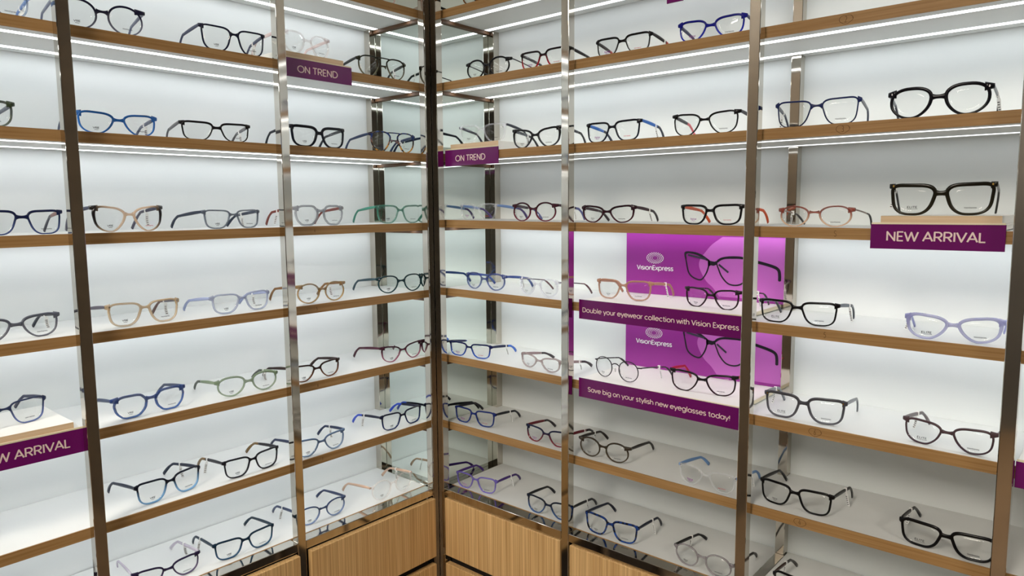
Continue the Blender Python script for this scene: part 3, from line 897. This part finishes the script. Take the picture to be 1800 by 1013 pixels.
# id: side, shelf, raise, along, depth, yaw, width, height, temple depth, hinge height, splay
FIT = {
    'g1': ['L', 1, 0, 0.8998, 0.0242, -0.0262, 0.137, 0.0454, 0.118, 0.8571, 0.002],
    'g2': ['L', 1, 0, 0.7285, 0.0157, -0.0875, 0.1436, 0.0513, 0.118, 0.8851, 0.002],
    'g3': ['L', 1, 0, 0.4875, 0.0127, -0.0434, 0.1364, 0.0499, 0.1058, 0.9258, 0.0053],
    'g4': ['L', 1, 0.022, 0.3159, 0.0167, 0.072, 0.1298, 0.0488, 0.118, 0.8932, 0.002],
    'g5': ['L', 1, 0, 0.1109, 0.0144, -0.0999, 0.1403, 0.0504, 0.1002, 0.8153, 0.002],
    'g6': ['L', 2, 0, 0.9322, 0.0187, 0.0546, 0.1342, 0.0444, 0.118, 0.8899, 0.002],
    'g7': ['L', 2, 0, 0.7115, 0.0198, -0.0181, 0.1374, 0.0401, 0.1111, 0.8546, 0.0013],
    'g8': ['L', 2, 0, 0.5302, 0.0199, -0.1496, 0.1377, 0.0382, 0.1132, 0.8826, 0.0004],
    'g9': ['L', 2, 0, 0.2942, 0.0174, -0.028, 0.1402, 0.0483, 0.1176, 0.9036, 0.0032],
    'g10': ['L', 2, 0, 0.0806, 0.0173, -0.0608, 0.1388, 0.0501, 0.1169, 0.8373, 0.0026],
    'g11': ['L', 3, 0, 0.8658, 0.038, 0.0226, 0.1241, 0.0424, 0.111, 0.8984, 0.0076],
    'g12': ['L', 3, 0, 0.6984, 0.0326, 0.1062, 0.1322, 0.0494, 0.1146, 0.8933, -0.0001],
    'g13': ['L', 3, 0, 0.4989, 0.0294, 0.1275, 0.1347, 0.0391, 0.119, 0.8771, 0.0025],
    'g14': ['L', 3, 0, 0.2901, 0.0293, 0.0329, 0.1368, 0.0474, 0.1192, 0.8427, 0.0025],
    'g15': ['L', 3, 0, 0.0578, 0.0266, -0.1036, 0.1389, 0.0469, 0.118, 0.8765, 0.0021],
    'g16': ['L', 4, 0, 0.8878, 0.0314, 0.0813, 0.1364, 0.0411, 0.118, 0.8409, 0.002],
    'g17': ['L', 4, 0, 0.6848, 0.0251, 0.0321, 0.1348, 0.0448, 0.118, 0.8517, 0.002],
    'g18': ['L', 4, 0, 0.4908, 0.0249, 0.0867, 0.1386, 0.042, 0.1149, 0.8141, 0.0006],
    'g19': ['L', 4, 0, 0.2991, 0.0207, 0.0016, 0.1346, 0.0455, 0.118, 0.8633, 0.002],
    'g20': ['L', 4, 0, 0.0655, 0.0211, -0.0939, 0.14, 0.0449, 0.1196, 0.8237, 0.0031],
    'g22': ['L', 5, 0.022, 0.9092, 0.0538, 0.1606, 0.1358, 0.0432, 0.118, 0.833, 0.002],
    'g23': ['L', 5, 0, 0.6842, 0.0247, 0.0768, 0.1412, 0.0449, 0.118, 0.8477, 0.002],
    'g24': ['L', 5, 0, 0.4883, 0.0205, -0.0426, 0.1391, 0.0424, 0.1188, 0.7662, 0.0011],
    'g25': ['L', 5, 0, 0.3236, 0.0154, 0.0479, 0.1356, 0.0394, 0.118, 0.8692, 0.002],
    'g26': ['L', 5, 0, 0.0661, 0.0201, -0.0097, 0.1379, 0.0433, 0.1216, 0.8868, 0.0012],
    'g27': ['L', 6, 0, 0.6579, 0.0256, 0.1332, 0.1357, 0.0458, 0.1243, 0.8282, -0.0051],
    'g28': ['L', 6, 0, 0.4885, 0.0188, 0.044, 0.1329, 0.0424, 0.1246, 0.8852, -0.0035],
    'g29': ['L', 6, 0, 0.3224, 0.011, -0.0153, 0.1348, 0.042, 0.118, 0.9105, 0.002],
    'g30': ['L', 6, 0, 0.0743, 0.0172, 0.0174, 0.1382, 0.0434, 0.1271, 0.8513, -0.0012],
    'g31': ['L', 7, 0, 0.8967, 0.0338, 0.3312, 0.1385, 0.0563, 0.118, 0.996, 0.002],
    'g32': ['L', 7, 0, 0.6719, 0.0274, -0.0549, 0.1301, 0.0387, 0.1342, 0.887, -0.0074],
    'g33': ['L', 7, 0, 0.5143, 0.0174, -0.0328, 0.137, 0.0423, 0.1276, 0.8646, -0.0042],
    'g34': ['L', 7, 0, 0.3143, 0.0277, -0.0285, 0.1326, 0.0432, 0.1266, 0.8208, -0.0009],
    'g35': ['L', 7, 0, 0.1148, 0.0125, 0.0209, 0.1403, 0.0504, 0.1248, 0.7599, 0.0006],
    'g36': ['R', 0, 0, 0.1336, 0.0167, 0.1092, 0.1372, 0.044, 0.118, 0.84, 0.002],
    'g37': ['R', 0, 0, 0.725, 0.1035, -1.2116, 0.17, 0.044, 0.118, 0.84, 0.002],
    'g38': ['L', 0, 0, 0.1255, 0.0188, -0.0384, 0.137, 0.044, 0.118, 0.84, 0.002],
    'g39': ['R', 1, 0, 0.1419, 0.0195, 0.0805, 0.1386, 0.0457, 0.118, 0.8153, 0.002],
    'g40': ['R', 1, 0, 0.3125, 0.0207, 0.0538, 0.1343, 0.0418, 0.118, 0.8682, 0.002],
    'g41': ['R', 1, 0, 0.5197, 0.0195, 0.0445, 0.1316, 0.0393, 0.1017, 0.84, 0.0033],
    'g42': ['R', 1, 0, 0.7119, 0.0208, 0.093, 0.133, 0.0418, 0.118, 0.8518, 0.002],
    'g44': ['R', 2, 0.022, 0.1231, 0.018, 0.1814, 0.14, 0.0455, 0.118, 0.8811, 0.002],
    'g45': ['R', 2, 0, 0.2913, 0.0177, 0.0552, 0.1395, 0.0466, 0.1158, 0.9281, 0.0024],
    'g46': ['R', 2, 0, 0.4979, 0.0175, 0.0098, 0.1356, 0.044, 0.1121, 0.8971, 0.001],
    'g47': ['R', 2, 0, 0.7053, 0.0173, 0.0497, 0.1368, 0.044, 0.118, 0.9021, 0.002],
    'g48': ['R', 2, 0, 0.9115, 0.0155, 0.1309, 0.1383, 0.0465, 0.1128, 0.8616, 0.0021],
    'g49': ['R', 2, 0, 1.0925, 0.018, 0.0568, 0.1426, 0.05, 0.1119, 0.8187, 0.0034],
    'g50': ['R', 3, 0, 0.0918, 0.0308, -0.0588, 0.1362, 0.0425, 0.118, 0.8479, 0.002],
    'g51': ['R', 3, 0, 0.2767, 0.0271, 0.0017, 0.1368, 0.0447, 0.118, 0.8254, 0.002],
    'g52': ['R', 3, 0, 0.48, 0.0279, 0.0303, 0.1357, 0.0396, 0.1144, 0.8261, 0.0003],
    'g53': ['R', 3, 0, 0.7151, 0.0287, -0.0676, 0.1346, 0.0403, 0.117, 0.8798, 0.0016],
    'g54': ['R', 3, 0, 0.9087, 0.0319, -0.0515, 0.1317, 0.0381, 0.1149, 0.7861, -0.0004],
    'g55': ['R', 3, 0.022, 1.1021, 0.0249, 0.0908, 0.1463, 0.0516, 0.118, 0.9399, 0.0018],
    'g56': ['R', 4, 0, 0.1127, 0.0333, 0.0138, 0.1375, 0.0435, 0.1162, 0.8245, 0.0014],
    'g57': ['R', 4, 0, 0.291, 0.0236, -0.1345, 0.1359, 0.0431, 0.1193, 0.8346, 0.0024],
    'g58': ['R', 4, 0.008, 0.5092, 0.0488, 0.0442, 0.1381, 0.0443, 0.1161, 0.8604, 0.0007],
    'g59': ['R', 4, 0.008, 0.7113, 0.0486, -0.1213, 0.1276, 0.0415, 0.1218, 0.8781, 0.001],
    'g60': ['R', 4, 0, 0.8892, 0.0203, 0.0267, 0.1406, 0.0432, 0.1198, 0.8787, 0.0015],
    'g61': ['R', 4, 0, 1.1301, 0.0164, 0.0833, 0.1351, 0.0429, 0.118, 0.7989, 0.002],
    'g62': ['R', 5, 0, 0.075, 0.0132, 0.106, 0.1377, 0.0375, 0.1183, 0.8329, 0.0021],
    'g63': ['R', 5, 0, 0.2978, 0.0201, -0.1497, 0.1409, 0.0359, 0.1143, 0.7591, -0.0003],
    'g64': ['R', 5, 0.008, 0.5017, 0.033, -0.1558, 0.1332, 0.0455, 0.118, 0.7503, 0.002],
    'g65': ['R', 5, 0.008, 0.6983, 0.046, 0.0912, 0.1431, 0.0447, 0.118, 0.9139, 0.002],
    'g66': ['R', 5, 0, 0.9071, 0.0185, 0.0607, 0.1427, 0.048, 0.1194, 0.8611, 0.0002],
    'g67': ['R', 5, 0, 1.1307, 0.0165, -0.0931, 0.1337, 0.042, 0.1231, 0.8694, -0.0039],
    'g68': ['R', 6, 0, 0.0809, 0.0208, 0.0864, 0.1356, 0.0417, 0.1207, 0.8443, 0.0005],
    'g69': ['R', 6, 0, 0.3195, 0.0196, 0.0252, 0.1283, 0.0394, 0.1218, 0.8693, 0.0005],
    'g70': ['R', 6, 0, 0.4793, 0.0194, 0.0392, 0.1347, 0.0444, 0.1253, 0.8111, -0.0016],
    'g71': ['R', 6, 0, 0.727, 0.0107, -0.0445, 0.1277, 0.0426, 0.1241, 0.808, -0.0017],
    'g72': ['R', 6, 0, 0.895, 0.0253, -0.0329, 0.1357, 0.0453, 0.1267, 0.8664, 0.0003],
    'g73': ['R', 6, 0, 1.1389, 0.0098, -0.0291, 0.1394, 0.0435, 0.1265, 0.8206, -0.0014],
    'g74': ['R', 7, 0, 0.0955, 0.008, 0.1414, 0.1313, 0.0419, 0.124, 0.8273, -0.0001],
    'g75': ['R', 7, 0, 0.3333, 0.009, 0.0702, 0.1314, 0.0428, 0.1241, 0.8466, 0.0006],
    'g76': ['R', 7, 0, 0.5061, 0.0071, 0.0306, 0.1372, 0.0468, 0.1282, 0.8491, -0.0028],
    'g77': ['R', 7, 0, 0.7234, 0.0065, -0.0484, 0.1331, 0.044, 0.1294, 0.7067, -0.0041],
    'g78': ['R', 7, 0, 0.9248, 0.0259, -0.0187, 0.1353, 0.0442, 0.1248, 0.763, 0.0009],
}
# style, rim widths mm (side, top, bottom), nose gap mm, colour top, colour bottom, opacity, temple colour, tip colour, left print, right print, tag, extras, label
STYLE = {
    'g1': ('soft', (3, 3.4, 2.8), 19, (105, 135, 180), (135, 160, 195), 0.75, (95, 125, 180), None, None, 'vp', 'R', '', 'clear blue eyeglasses at the far left end of the highest row on the left run'),
    'g2': ('round', (2.6, 3.4, 2.4), 20, (26, 26, 54), (110, 112, 130), 1, (98, 104, 126), None, 'vb', 'vp', None, '', 'large round eyeglasses, dark navy fading to grey, behind the leftmost post, highest left row'),
    'g3': ('flat', (2.8, 3.2, 2.4), 18, (12, 16, 40), (20, 24, 50), 1, (60, 66, 88), None, 'vb', 'vp', 'R', '', 'flat-topped dark navy eyeglasses just left of the left ON TREND sign'),
    'g4': ('panto', (3.2, 3.6, 3.0), 19, (226, 200, 198), (236, 218, 214), 0.3, (222, 200, 198), None, 'vb', 'vp', None, '', 'clear pale pink eyeglasses standing on the riser behind the left ON TREND sign'),
    'g5': ('aviator', (2.6, 3.2, 2.4), 17, (26, 28, 16), (98, 94, 74), 1, (40, 46, 48), None, 'vb', 'vp', 'R', '', 'dark olive double-bridge aviator eyeglasses right of the left ON TREND sign'),
    'g6': ('soft', (3.4, 4, 2.8), 18, (56, 72, 40), (90, 100, 80), 0.92, (70, 76, 92), None, None, 'vp', None, 'mottle:20,24,20', 'dark green mottled eyeglasses cut off by the left edge, second left row from the top'),
    'g7': ('soft', (3, 3.6, 2.2), 18, (36, 96, 170), (44, 105, 180), 1, (78, 86, 108), None, 'vb', 'vp', 'R', 'brow:12,20,40', 'bright blue eyeglasses with a dark brow line right of the leftmost post'),
    'g8': ('rect', (2.6, 4, 1.8), 18, (14, 13, 16), (24, 22, 24), 1, (84, 84, 90), (60, 60, 66), '', 'vr', 'R', '', 'black rectangular eyeglasses with grey temples, between the two left posts in the second row'),
    'g9': ('flat', (5, 6, 3.6), 18, (10, 14, 26), (16, 20, 34), 1, (22, 28, 40), None, 'vb', 'vp', None, '', 'thick square black-navy eyeglasses just right of a chrome post, second left row'),
    'g10': ('aviator', (2.8, 3.2, 2.6), 18, (34, 56, 112), (196, 136, 44), 1, (34, 48, 78), None, 'vb', 'vp', 'R', 'mottle:36,28,30', 'double-bridge eyeglasses, blue top and amber tortoise bottom, beside the left mirror'),
    'g11': ('rect', (2.6, 4, 2.2), 20, (18, 26, 62), (54, 68, 112), 1, (118, 72, 66), (50, 52, 70), None, 'vp', None, '', 'navy rectangular eyeglasses with brown temples, left of the leftmost post at eye level'),
    'g12': ('cat', (4, 3.6, 2.4), 17, (232, 196, 158), (238, 206, 168), 0.8, (50, 54, 76), (74, 72, 90), 'vb', 'vr', 'R', 'side:20,16,18', 'cat-eye eyeglasses, black outer corners fading to amber crystal'),
    'g13': ('rect', (2.8, 3, 2.6), 20, (80, 93, 114), (92, 104, 124), 0.9, (38, 48, 66), None, 'vb', 'vp', 'R', '', 'slate blue rectangular eyeglasses with dark temples, third left row'),
    'g14': ('hex', (4.2, 4.6, 4), 19, (150, 155, 166), (160, 165, 174), 0.8, (118, 56, 48), None, 'vb', 'vp', 'L', '', 'grey angular crystal eyeglasses with reddish temples right of a post, third left row'),
    'g15': ('square', (3.4, 4.2, 2.8), 17, (48, 126, 106), (84, 150, 132), 0.85, (60, 132, 112), None, 'vb', 'vp', 'M', 'rivet', 'teal green crystal eyeglasses beside the left mirror, third left row'),
    'g16': ('soft', (3, 4.4, 2.6), 19, (82, 86, 98), (104, 106, 116), 1, (44, 48, 62), None, None, 'vp', 'R', '', 'smoky grey eyeglasses cut off by the left edge, fourth left row'),
    'g17': ('square', (4, 3.6, 3), 18, (212, 184, 142), (224, 200, 164), 0.82, (74, 70, 84), (84, 48, 40), 'vb', 'vp', 'R', 'rivet', 'champagne crystal eyeglasses with dark grey temples, fourth left row'),
    'g18': ('square', (3.4, 3.4, 3.2), 18, (160, 170, 202), (172, 182, 210), 0.8, (150, 160, 196), None, 'vb', 'vp', 'M', '', 'pale slate lilac eyeglasses in the middle bay of the fourth left row'),
    'g19': ('round', (3, 3.2, 2.6), 19, (160, 120, 44), (182, 140, 66), 0.88, (128, 90, 52), None, 'vb', 'vp', 'M', '', 'round mustard crystal eyeglasses right of a post, fourth left row'),
    'g20': ('panto', (3, 3.4, 2.6), 19, (24, 50, 56), (30, 60, 66), 1, (44, 70, 80), None, 'vb', 'vp', 'M', 'rivet', 'dark teal panto eyeglasses beside the left mirror, fourth left row'),
    'g22': ('rect', (2.2, 2.6, 2), 20, (38, 46, 78), (92, 106, 156), 1, (40, 46, 76), None, None, 'vr', None, '', 'thin slate navy eyeglasses on the riser of the left NEW ARRIVAL sign'),
    'g23': ('hex', (4, 4.4, 3), 20, (32, 66, 140), (58, 104, 180), 0.92, (64, 74, 100), None, 'vb', 'vp', None, '', 'chunky blue crystal eyeglasses right of the left NEW ARRIVAL sign'),
    'g24': ('panto', (3.2, 4, 2.8), 17, (124, 146, 116), (144, 164, 136), 0.88, (120, 136, 110), (52, 62, 50), 'vb', 'vp', 'M', '', 'sage green crystal eyeglasses left of a post, fifth left row'),
    'g25': ('soft', (3, 3.6, 2.2), 18, (46, 26, 20), (116, 72, 50), 1, (44, 28, 26), None, 'vb', 'vp', None, '', 'dark brown eyeglasses right of a post, fifth left row'),
    'g26': ('cat', (3, 3.6, 2.2), 17, (58, 16, 36), (158, 96, 118), 0.95, (70, 24, 44), None, 'vb', 'vp', 'R', '', 'burgundy and pink eyeglasses beside the left mirror, fifth left row'),
    'g27': ('flat', (2.8, 3.6, 2.8), 18, (14, 20, 36), (122, 172, 218), 1, (30, 38, 58), None, 'vb', 'vp', 'R', '', 'dark eyeglasses fading to light blue rims right of the leftmost post'),
    'g28': ('flat', (2.8, 3.6, 2.6), 17, (20, 20, 28), (34, 32, 40), 1, (28, 28, 36), (120, 90, 40), 'vb', 'vp', 'L', '', 'thin black square eyeglasses with amber temple tips, sixth left row'),
    'g29': ('soft', (2.8, 3.6, 2.8), 18, (92, 116, 150), (134, 158, 188), 1, (38, 48, 78), None, 'vb', 'vp', 'R', '', 'slate blue eyeglasses right of a post, sixth left row'),
    'g30': ('rect', (3, 3.8, 2.4), 18, (14, 18, 42), (24, 40, 90), 1, (18, 22, 46), (36, 72, 196), 'vb', 'vp', 'L', '', 'navy eyeglasses with bright blue temple tips beside the left mirror'),
    'g31': ('rect', (3, 3.6, 2.4), 18, (30, 20, 38), (44, 34, 50), 1, (40, 30, 44), None, None, None, None, '', 'dark eyeglasses barely showing at the bottom of the leftmost post'),
    'g32': ('soft', (2.6, 3.4, 2.4), 18, (34, 24, 56), (96, 84, 116), 1, (204, 194, 212), None, None, 'vp', 'R', 'talpha', 'purple-black eyeglasses with clear lilac temples, bottom left row'),
    'g33': ('flat', (3, 3.8, 2.8), 18, (12, 36, 56), (50, 84, 116), 1, (18, 40, 58), None, 'vb', 'vp', 'L', '', 'teal-navy rectangular eyeglasses in the middle bay of the bottom left row'),
    'g34': ('oval', (2.6, 3, 2.6), 18, (58, 74, 110), (130, 150, 192), 0.95, (52, 64, 96), None, 'vb', 'vp', 'L', '', 'oval slate blue eyeglasses right of a post, bottom left row'),
    'g35': ('round', (3, 3, 2.8), 19, (238, 222, 214), (242, 230, 224), 0.26, (204, 172, 150), None, 'vb', 'vp', 'R', '', 'round clear pink eyeglasses with beige temples, bottom left row'),
    'g36': ('round', (3.4, 3.6, 3), 19, (110, 74, 40), (120, 80, 44), 1, (40, 34, 34), None, None, None, None, '', 'brown round eyeglasses on the topmost shelf beside the right mirror'),
    'g37': ('soft', (3, 3.4, 3), 18, (230, 210, 208), (232, 214, 212), 0.8, (220, 200, 200), None, None, None, None, '', 'pale pink eyeglasses peeking over the topmost right shelf'),
    'g38': ('soft', (3, 3.4, 3), 18, (232, 204, 200), (232, 204, 200), 0.8, (226, 204, 200), None, None, None, None, '', 'pale pink eyeglasses peeking over the topmost left shelf'),
    'g39': ('round', (3, 4, 2.4), 18, (10, 11, 14), (16, 17, 20), 1, (50, 50, 54), None, 'pv', 'vp', None, 'metaltemple', 'black round eyeglasses with thin metal temples beside the right mirror, highest right row'),
    'g40': ('rect', (2.8, 4, 2.6), 18, (20, 8, 14), (172, 20, 42), 1, (22, 10, 16), (20, 14, 18), 'pp', 'vr', None, '', 'black and red eyeglasses crossed by a post, highest right row'),
    'g41': ('rect', (2, 4, 1.4), 18, (12, 10, 12), (60, 58, 60), 1, (24, 12, 14), (180, 40, 34), 'pp', 'vr', 'R', '', 'eyeglasses with a black brow, thin lower rims and red temple tips, highest right row'),
    'g42': ('soft', (2.8, 4, 2.6), 18, (18, 22, 128), (30, 44, 180), 1, (40, 44, 90), None, 'pp', 'vp', 'R', '', 'royal blue eyeglasses in the highest right row'),
    'g44': ('square', (3.6, 3.8, 3.2), 18, (232, 236, 248), (238, 240, 250), 0.28, (36, 40, 54), None, 'pv', 'vp', None, '', 'clear crystal eyeglasses standing behind the right ON TREND sign'),
    'g45': ('cat', (4, 4.2, 2.8), 17, (14, 14, 17), (58, 60, 66), 1, (54, 58, 66), (24, 24, 28), 'pv', 'vp', 'L', '', 'translucent black cat-eye eyeglasses right of the right ON TREND sign'),
    'g46': ('rect', (2.8, 4, 2.6), 18, (14, 16, 26), (24, 30, 50), 1, (44, 104, 188), (28, 36, 56), 'pp', 'vr', 'R', '', 'black eyeglasses with bright blue inner temples, second right row'),
    'g47': ('soft', (2.4, 3.4, 2), 18, (14, 13, 15), (28, 26, 28), 1, (50, 50, 58), (226, 108, 118), '', 'vp', None, '', 'thin black eyeglasses with pink temple tips left of the thick chrome post'),
    'g48': ('rect', (2, 2.8, 1.8), 20, (22, 34, 84), (24, 32, 66), 1, (74, 78, 92), (36, 42, 66), None, 'vp', 'L', '', 'slim navy rectangular eyeglasses above a circled 3 pencilled on the shelf'),
    'g49': ('panto', (4.6, 5, 3.4), 20, (9, 10, 18), (12, 13, 20), 1, (128, 132, 138), (24, 26, 46), None, None, 'R', 'rivet', 'large black panto eyeglasses with silver rivets, second right row'),
    'g50': ('square', (3.4, 3.6, 3.2), 18, (226, 230, 238), (232, 236, 242), 0.3, (122, 152, 206), (70, 48, 120), 'pp', 'vr', 'R', '', 'clear crystal eyeglasses with blue and purple temples beside the right mirror'),
    'g51': ('round', (2.8, 3.6, 2.4), 18, (58, 16, 32), (112, 30, 54), 1, (52, 26, 44), (96, 102, 160), 'pv', 'vp', 'R', '', 'round burgundy eyeglasses left of the slim post, third right row'),
    'g52': ('cat', (3.2, 4, 2.4), 17, (40, 14, 24), (70, 20, 36), 1, (52, 20, 34), (36, 16, 24), 'pv', 'vp', 'R', '', 'burgundy-black angular cat-eye eyeglasses, third right row'),
    'g53': ('flat', (3.6, 4.4, 3), 18, (16, 14, 16), (26, 22, 24), 1, (218, 88, 44), None, 'pp', 'vr', None, '', 'black rectangular eyeglasses with orange temples, third right row'),
    'g54': ('oval', (2.8, 2.6, 2), 18, (150, 68, 52), (234, 198, 168), 0.92, (150, 132, 126), (26, 22, 24), None, 'vp', 'L', 'metaltemple', 'oval eyeglasses fading from red-brown to peach, third right row'),
    'g55': ('flat', (5, 6, 3.8), 20, (24, 22, 13), (40, 36, 24), 1, (40, 40, 36), (22, 20, 16), 'el', 'vp', 'L', 'gold', 'large thick black-olive eyeglasses standing on the riser of the right NEW ARRIVAL sign'),
    'g56': ('panto', (3.2, 4, 2.6), 18, (32, 58, 140), (62, 94, 172), 0.88, (52, 76, 140), None, 'pv', 'vp', 'M', 'rivet', 'blue crystal panto eyeglasses beside the right mirror, fourth right row'),
    'g57': ('panto', (3, 3.4, 2.8), 18, (208, 208, 234), (218, 218, 240), 0.36, (70, 68, 80), (96, 60, 66), 'pv', 'vp', None, 'metaltemple', 'clear lilac eyeglasses with dark metal temples left of the slim post, fourth right row'),
    'g58': ('square', (3.2, 3.8, 2.8), 17, (182, 136, 112), (192, 150, 126), 0.92, (180, 138, 114), None, 'pv', 'vp', 'R', '', 'beige crystal eyeglasses on the left half of the upper purple display'),
    'g59': ('soft', (2.6, 3.4, 2.2), 17, (28, 14, 20), (46, 24, 32), 1, (40, 36, 40), (24, 22, 26), 'pv', 'vp', 'R', 'metaltemple', 'black-burgundy eyeglasses on the right half of the upper purple display'),
    'g60': ('rect', (2.8, 4, 2.4), 19, (14, 11, 13), (20, 15, 18), 1, (70, 84, 100), (40, 46, 58), 'el', 'vr', 'R', '', 'thin black rectangular eyeglasses right of the upper purple display'),
    'g61': ('cat', (4.4, 4.6, 3.4), 17, (156, 160, 214), (172, 176, 224), 0.82, (160, 164, 214), None, 'el', 'vp', 'L', '', 'chunky pale lilac crystal eyeglasses left of the rightmost post'),
    'g62': ('rect', (2.6, 3.6, 2.4), 18, (14, 22, 76), (36, 84, 184), 1, (22, 30, 70), (46, 104, 204), 'pp', 'vr', 'R', '', 'navy eyeglasses with bright blue inner temple tips beside the right mirror'),
    'g63': ('cat', (3.2, 3.6, 2.8), 18, (166, 146, 146), (182, 166, 166), 0.82, (150, 130, 132), (60, 52, 56), 'pv', 'vp', 'R', '', 'taupe crystal eyeglasses left of the slim post, fifth right row'),
    'g64': ('round', (1.5, 1.8, 1.5), 20, (16, 16, 18), (30, 30, 32), 1, (64, 64, 68), (24, 24, 26), 'pv', 'vp', 'R', 'metal', 'round black wire eyeglasses on the left half of the lower purple display'),
    'g65': ('soft', (2.8, 3.8, 2.4), 18, (16, 11, 13), (40, 16, 22), 1, (172, 26, 48), None, '', 'vr', 'U', '', 'black eyeglasses with red temples on the right half of the lower purple display'),
    'g66': ('flat', (3.8, 5, 3.2), 19, (66, 66, 72), (88, 88, 96), 0.94, (112, 116, 122), None, 'el', 'vp', 'L', 'gold', 'smoky grey square eyeglasses with gold rivets right of the lower purple display'),
    'g67': ('soft', (2.8, 3.6, 2.6), 18, (76, 58, 62), (70, 52, 62), 0.95, (104, 96, 98), None, 'el', 'vp', 'L', '', 'mauve-brown eyeglasses left of the rightmost post, fifth right row'),
    'g68': ('rect', (3, 3.8, 2.8), 18, (24, 40, 104), (34, 56, 124), 1, (20, 22, 32), None, 'pp', 'vr', 'R', '', 'blue eyeglasses with black temples beside the right mirror, sixth right row'),
    'g69': ('soft', (2.6, 3.6, 2.4), 18, (18, 26, 56), (120, 36, 50), 1, (110, 24, 38), (30, 22, 30), 'pp', 'vr', 'R', '', 'navy and red eyeglasses crossed by the slim post, sixth right row'),
    'g70': ('round', (2.6, 3.4, 2.4), 18, (56, 48, 38), (76, 66, 54), 1, (40, 34, 30), None, 'pv', 'vp', 'L', '', 'round dark olive eyeglasses below the lower purple display, right of the slim post'),
    'g71': ('soft', (3, 3.4, 3), 18, (224, 230, 238), (230, 236, 242), 0.32, (108, 148, 200), None, 'pp', 'vr', 'R', '', 'clear crystal eyeglasses with light blue temples below the lower purple display'),
    'g72': ('rect', (3.2, 4.2, 3), 19, (10, 10, 11), (12, 12, 13), 1, (14, 14, 15), None, 'pv', None, 'R', '', 'black rectangular eyeglasses right of the thick post, sixth right row'),
    'g73': ('rect', (4, 5, 3.6), 19, (11, 11, 12), (14, 14, 15), 1, (20, 18, 16), None, 'el', 'vp', 'L', '', 'thick black rectangular eyeglasses left of the rightmost post, sixth right row'),
    'g74': ('square', (3, 3.4, 2.8), 18, (112, 98, 186), (132, 118, 204), 0.92, (70, 40, 124), None, 'pp', 'vp', 'R', '', 'violet eyeglasses with purple temples beside the right mirror, bottom right row'),
    'g75': ('soft', (2.8, 3.6, 2.6), 17, (18, 26, 42), (62, 92, 142), 1, (18, 20, 26), None, 'pv', 'vp', 'R', '', 'black-blue eyeglasses crossed by the slim post, bottom right row'),
    'g76': ('flat', (3.4, 4.4, 3), 18, (24, 56, 124), (40, 76, 150), 0.96, (20, 28, 48), None, 'pv', 'vp', 'R', 'mottle:12,16,28', 'square blue mottled eyeglasses right of the slim post, bottom right row'),
    'g77': ('round', (2.4, 2.6, 2.4), 19, (146, 140, 146), (158, 152, 158), 0.85, (18, 18, 20), None, 'pv', 'vp', 'L', '', 'thin round grey crystal eyeglasses with black temples, bottom right row'),
    'g78': ('rect', (3.2, 4, 3), 18, (14, 12, 13), (18, 15, 15), 1, (56, 34, 26), (30, 20, 16), None, None, 'L', '', 'dark eyeglasses with brown temples cut off by the bottom edge'),
}
for gid in FIT:
    make_glasses(gid, FIT[gid], STYLE[gid])
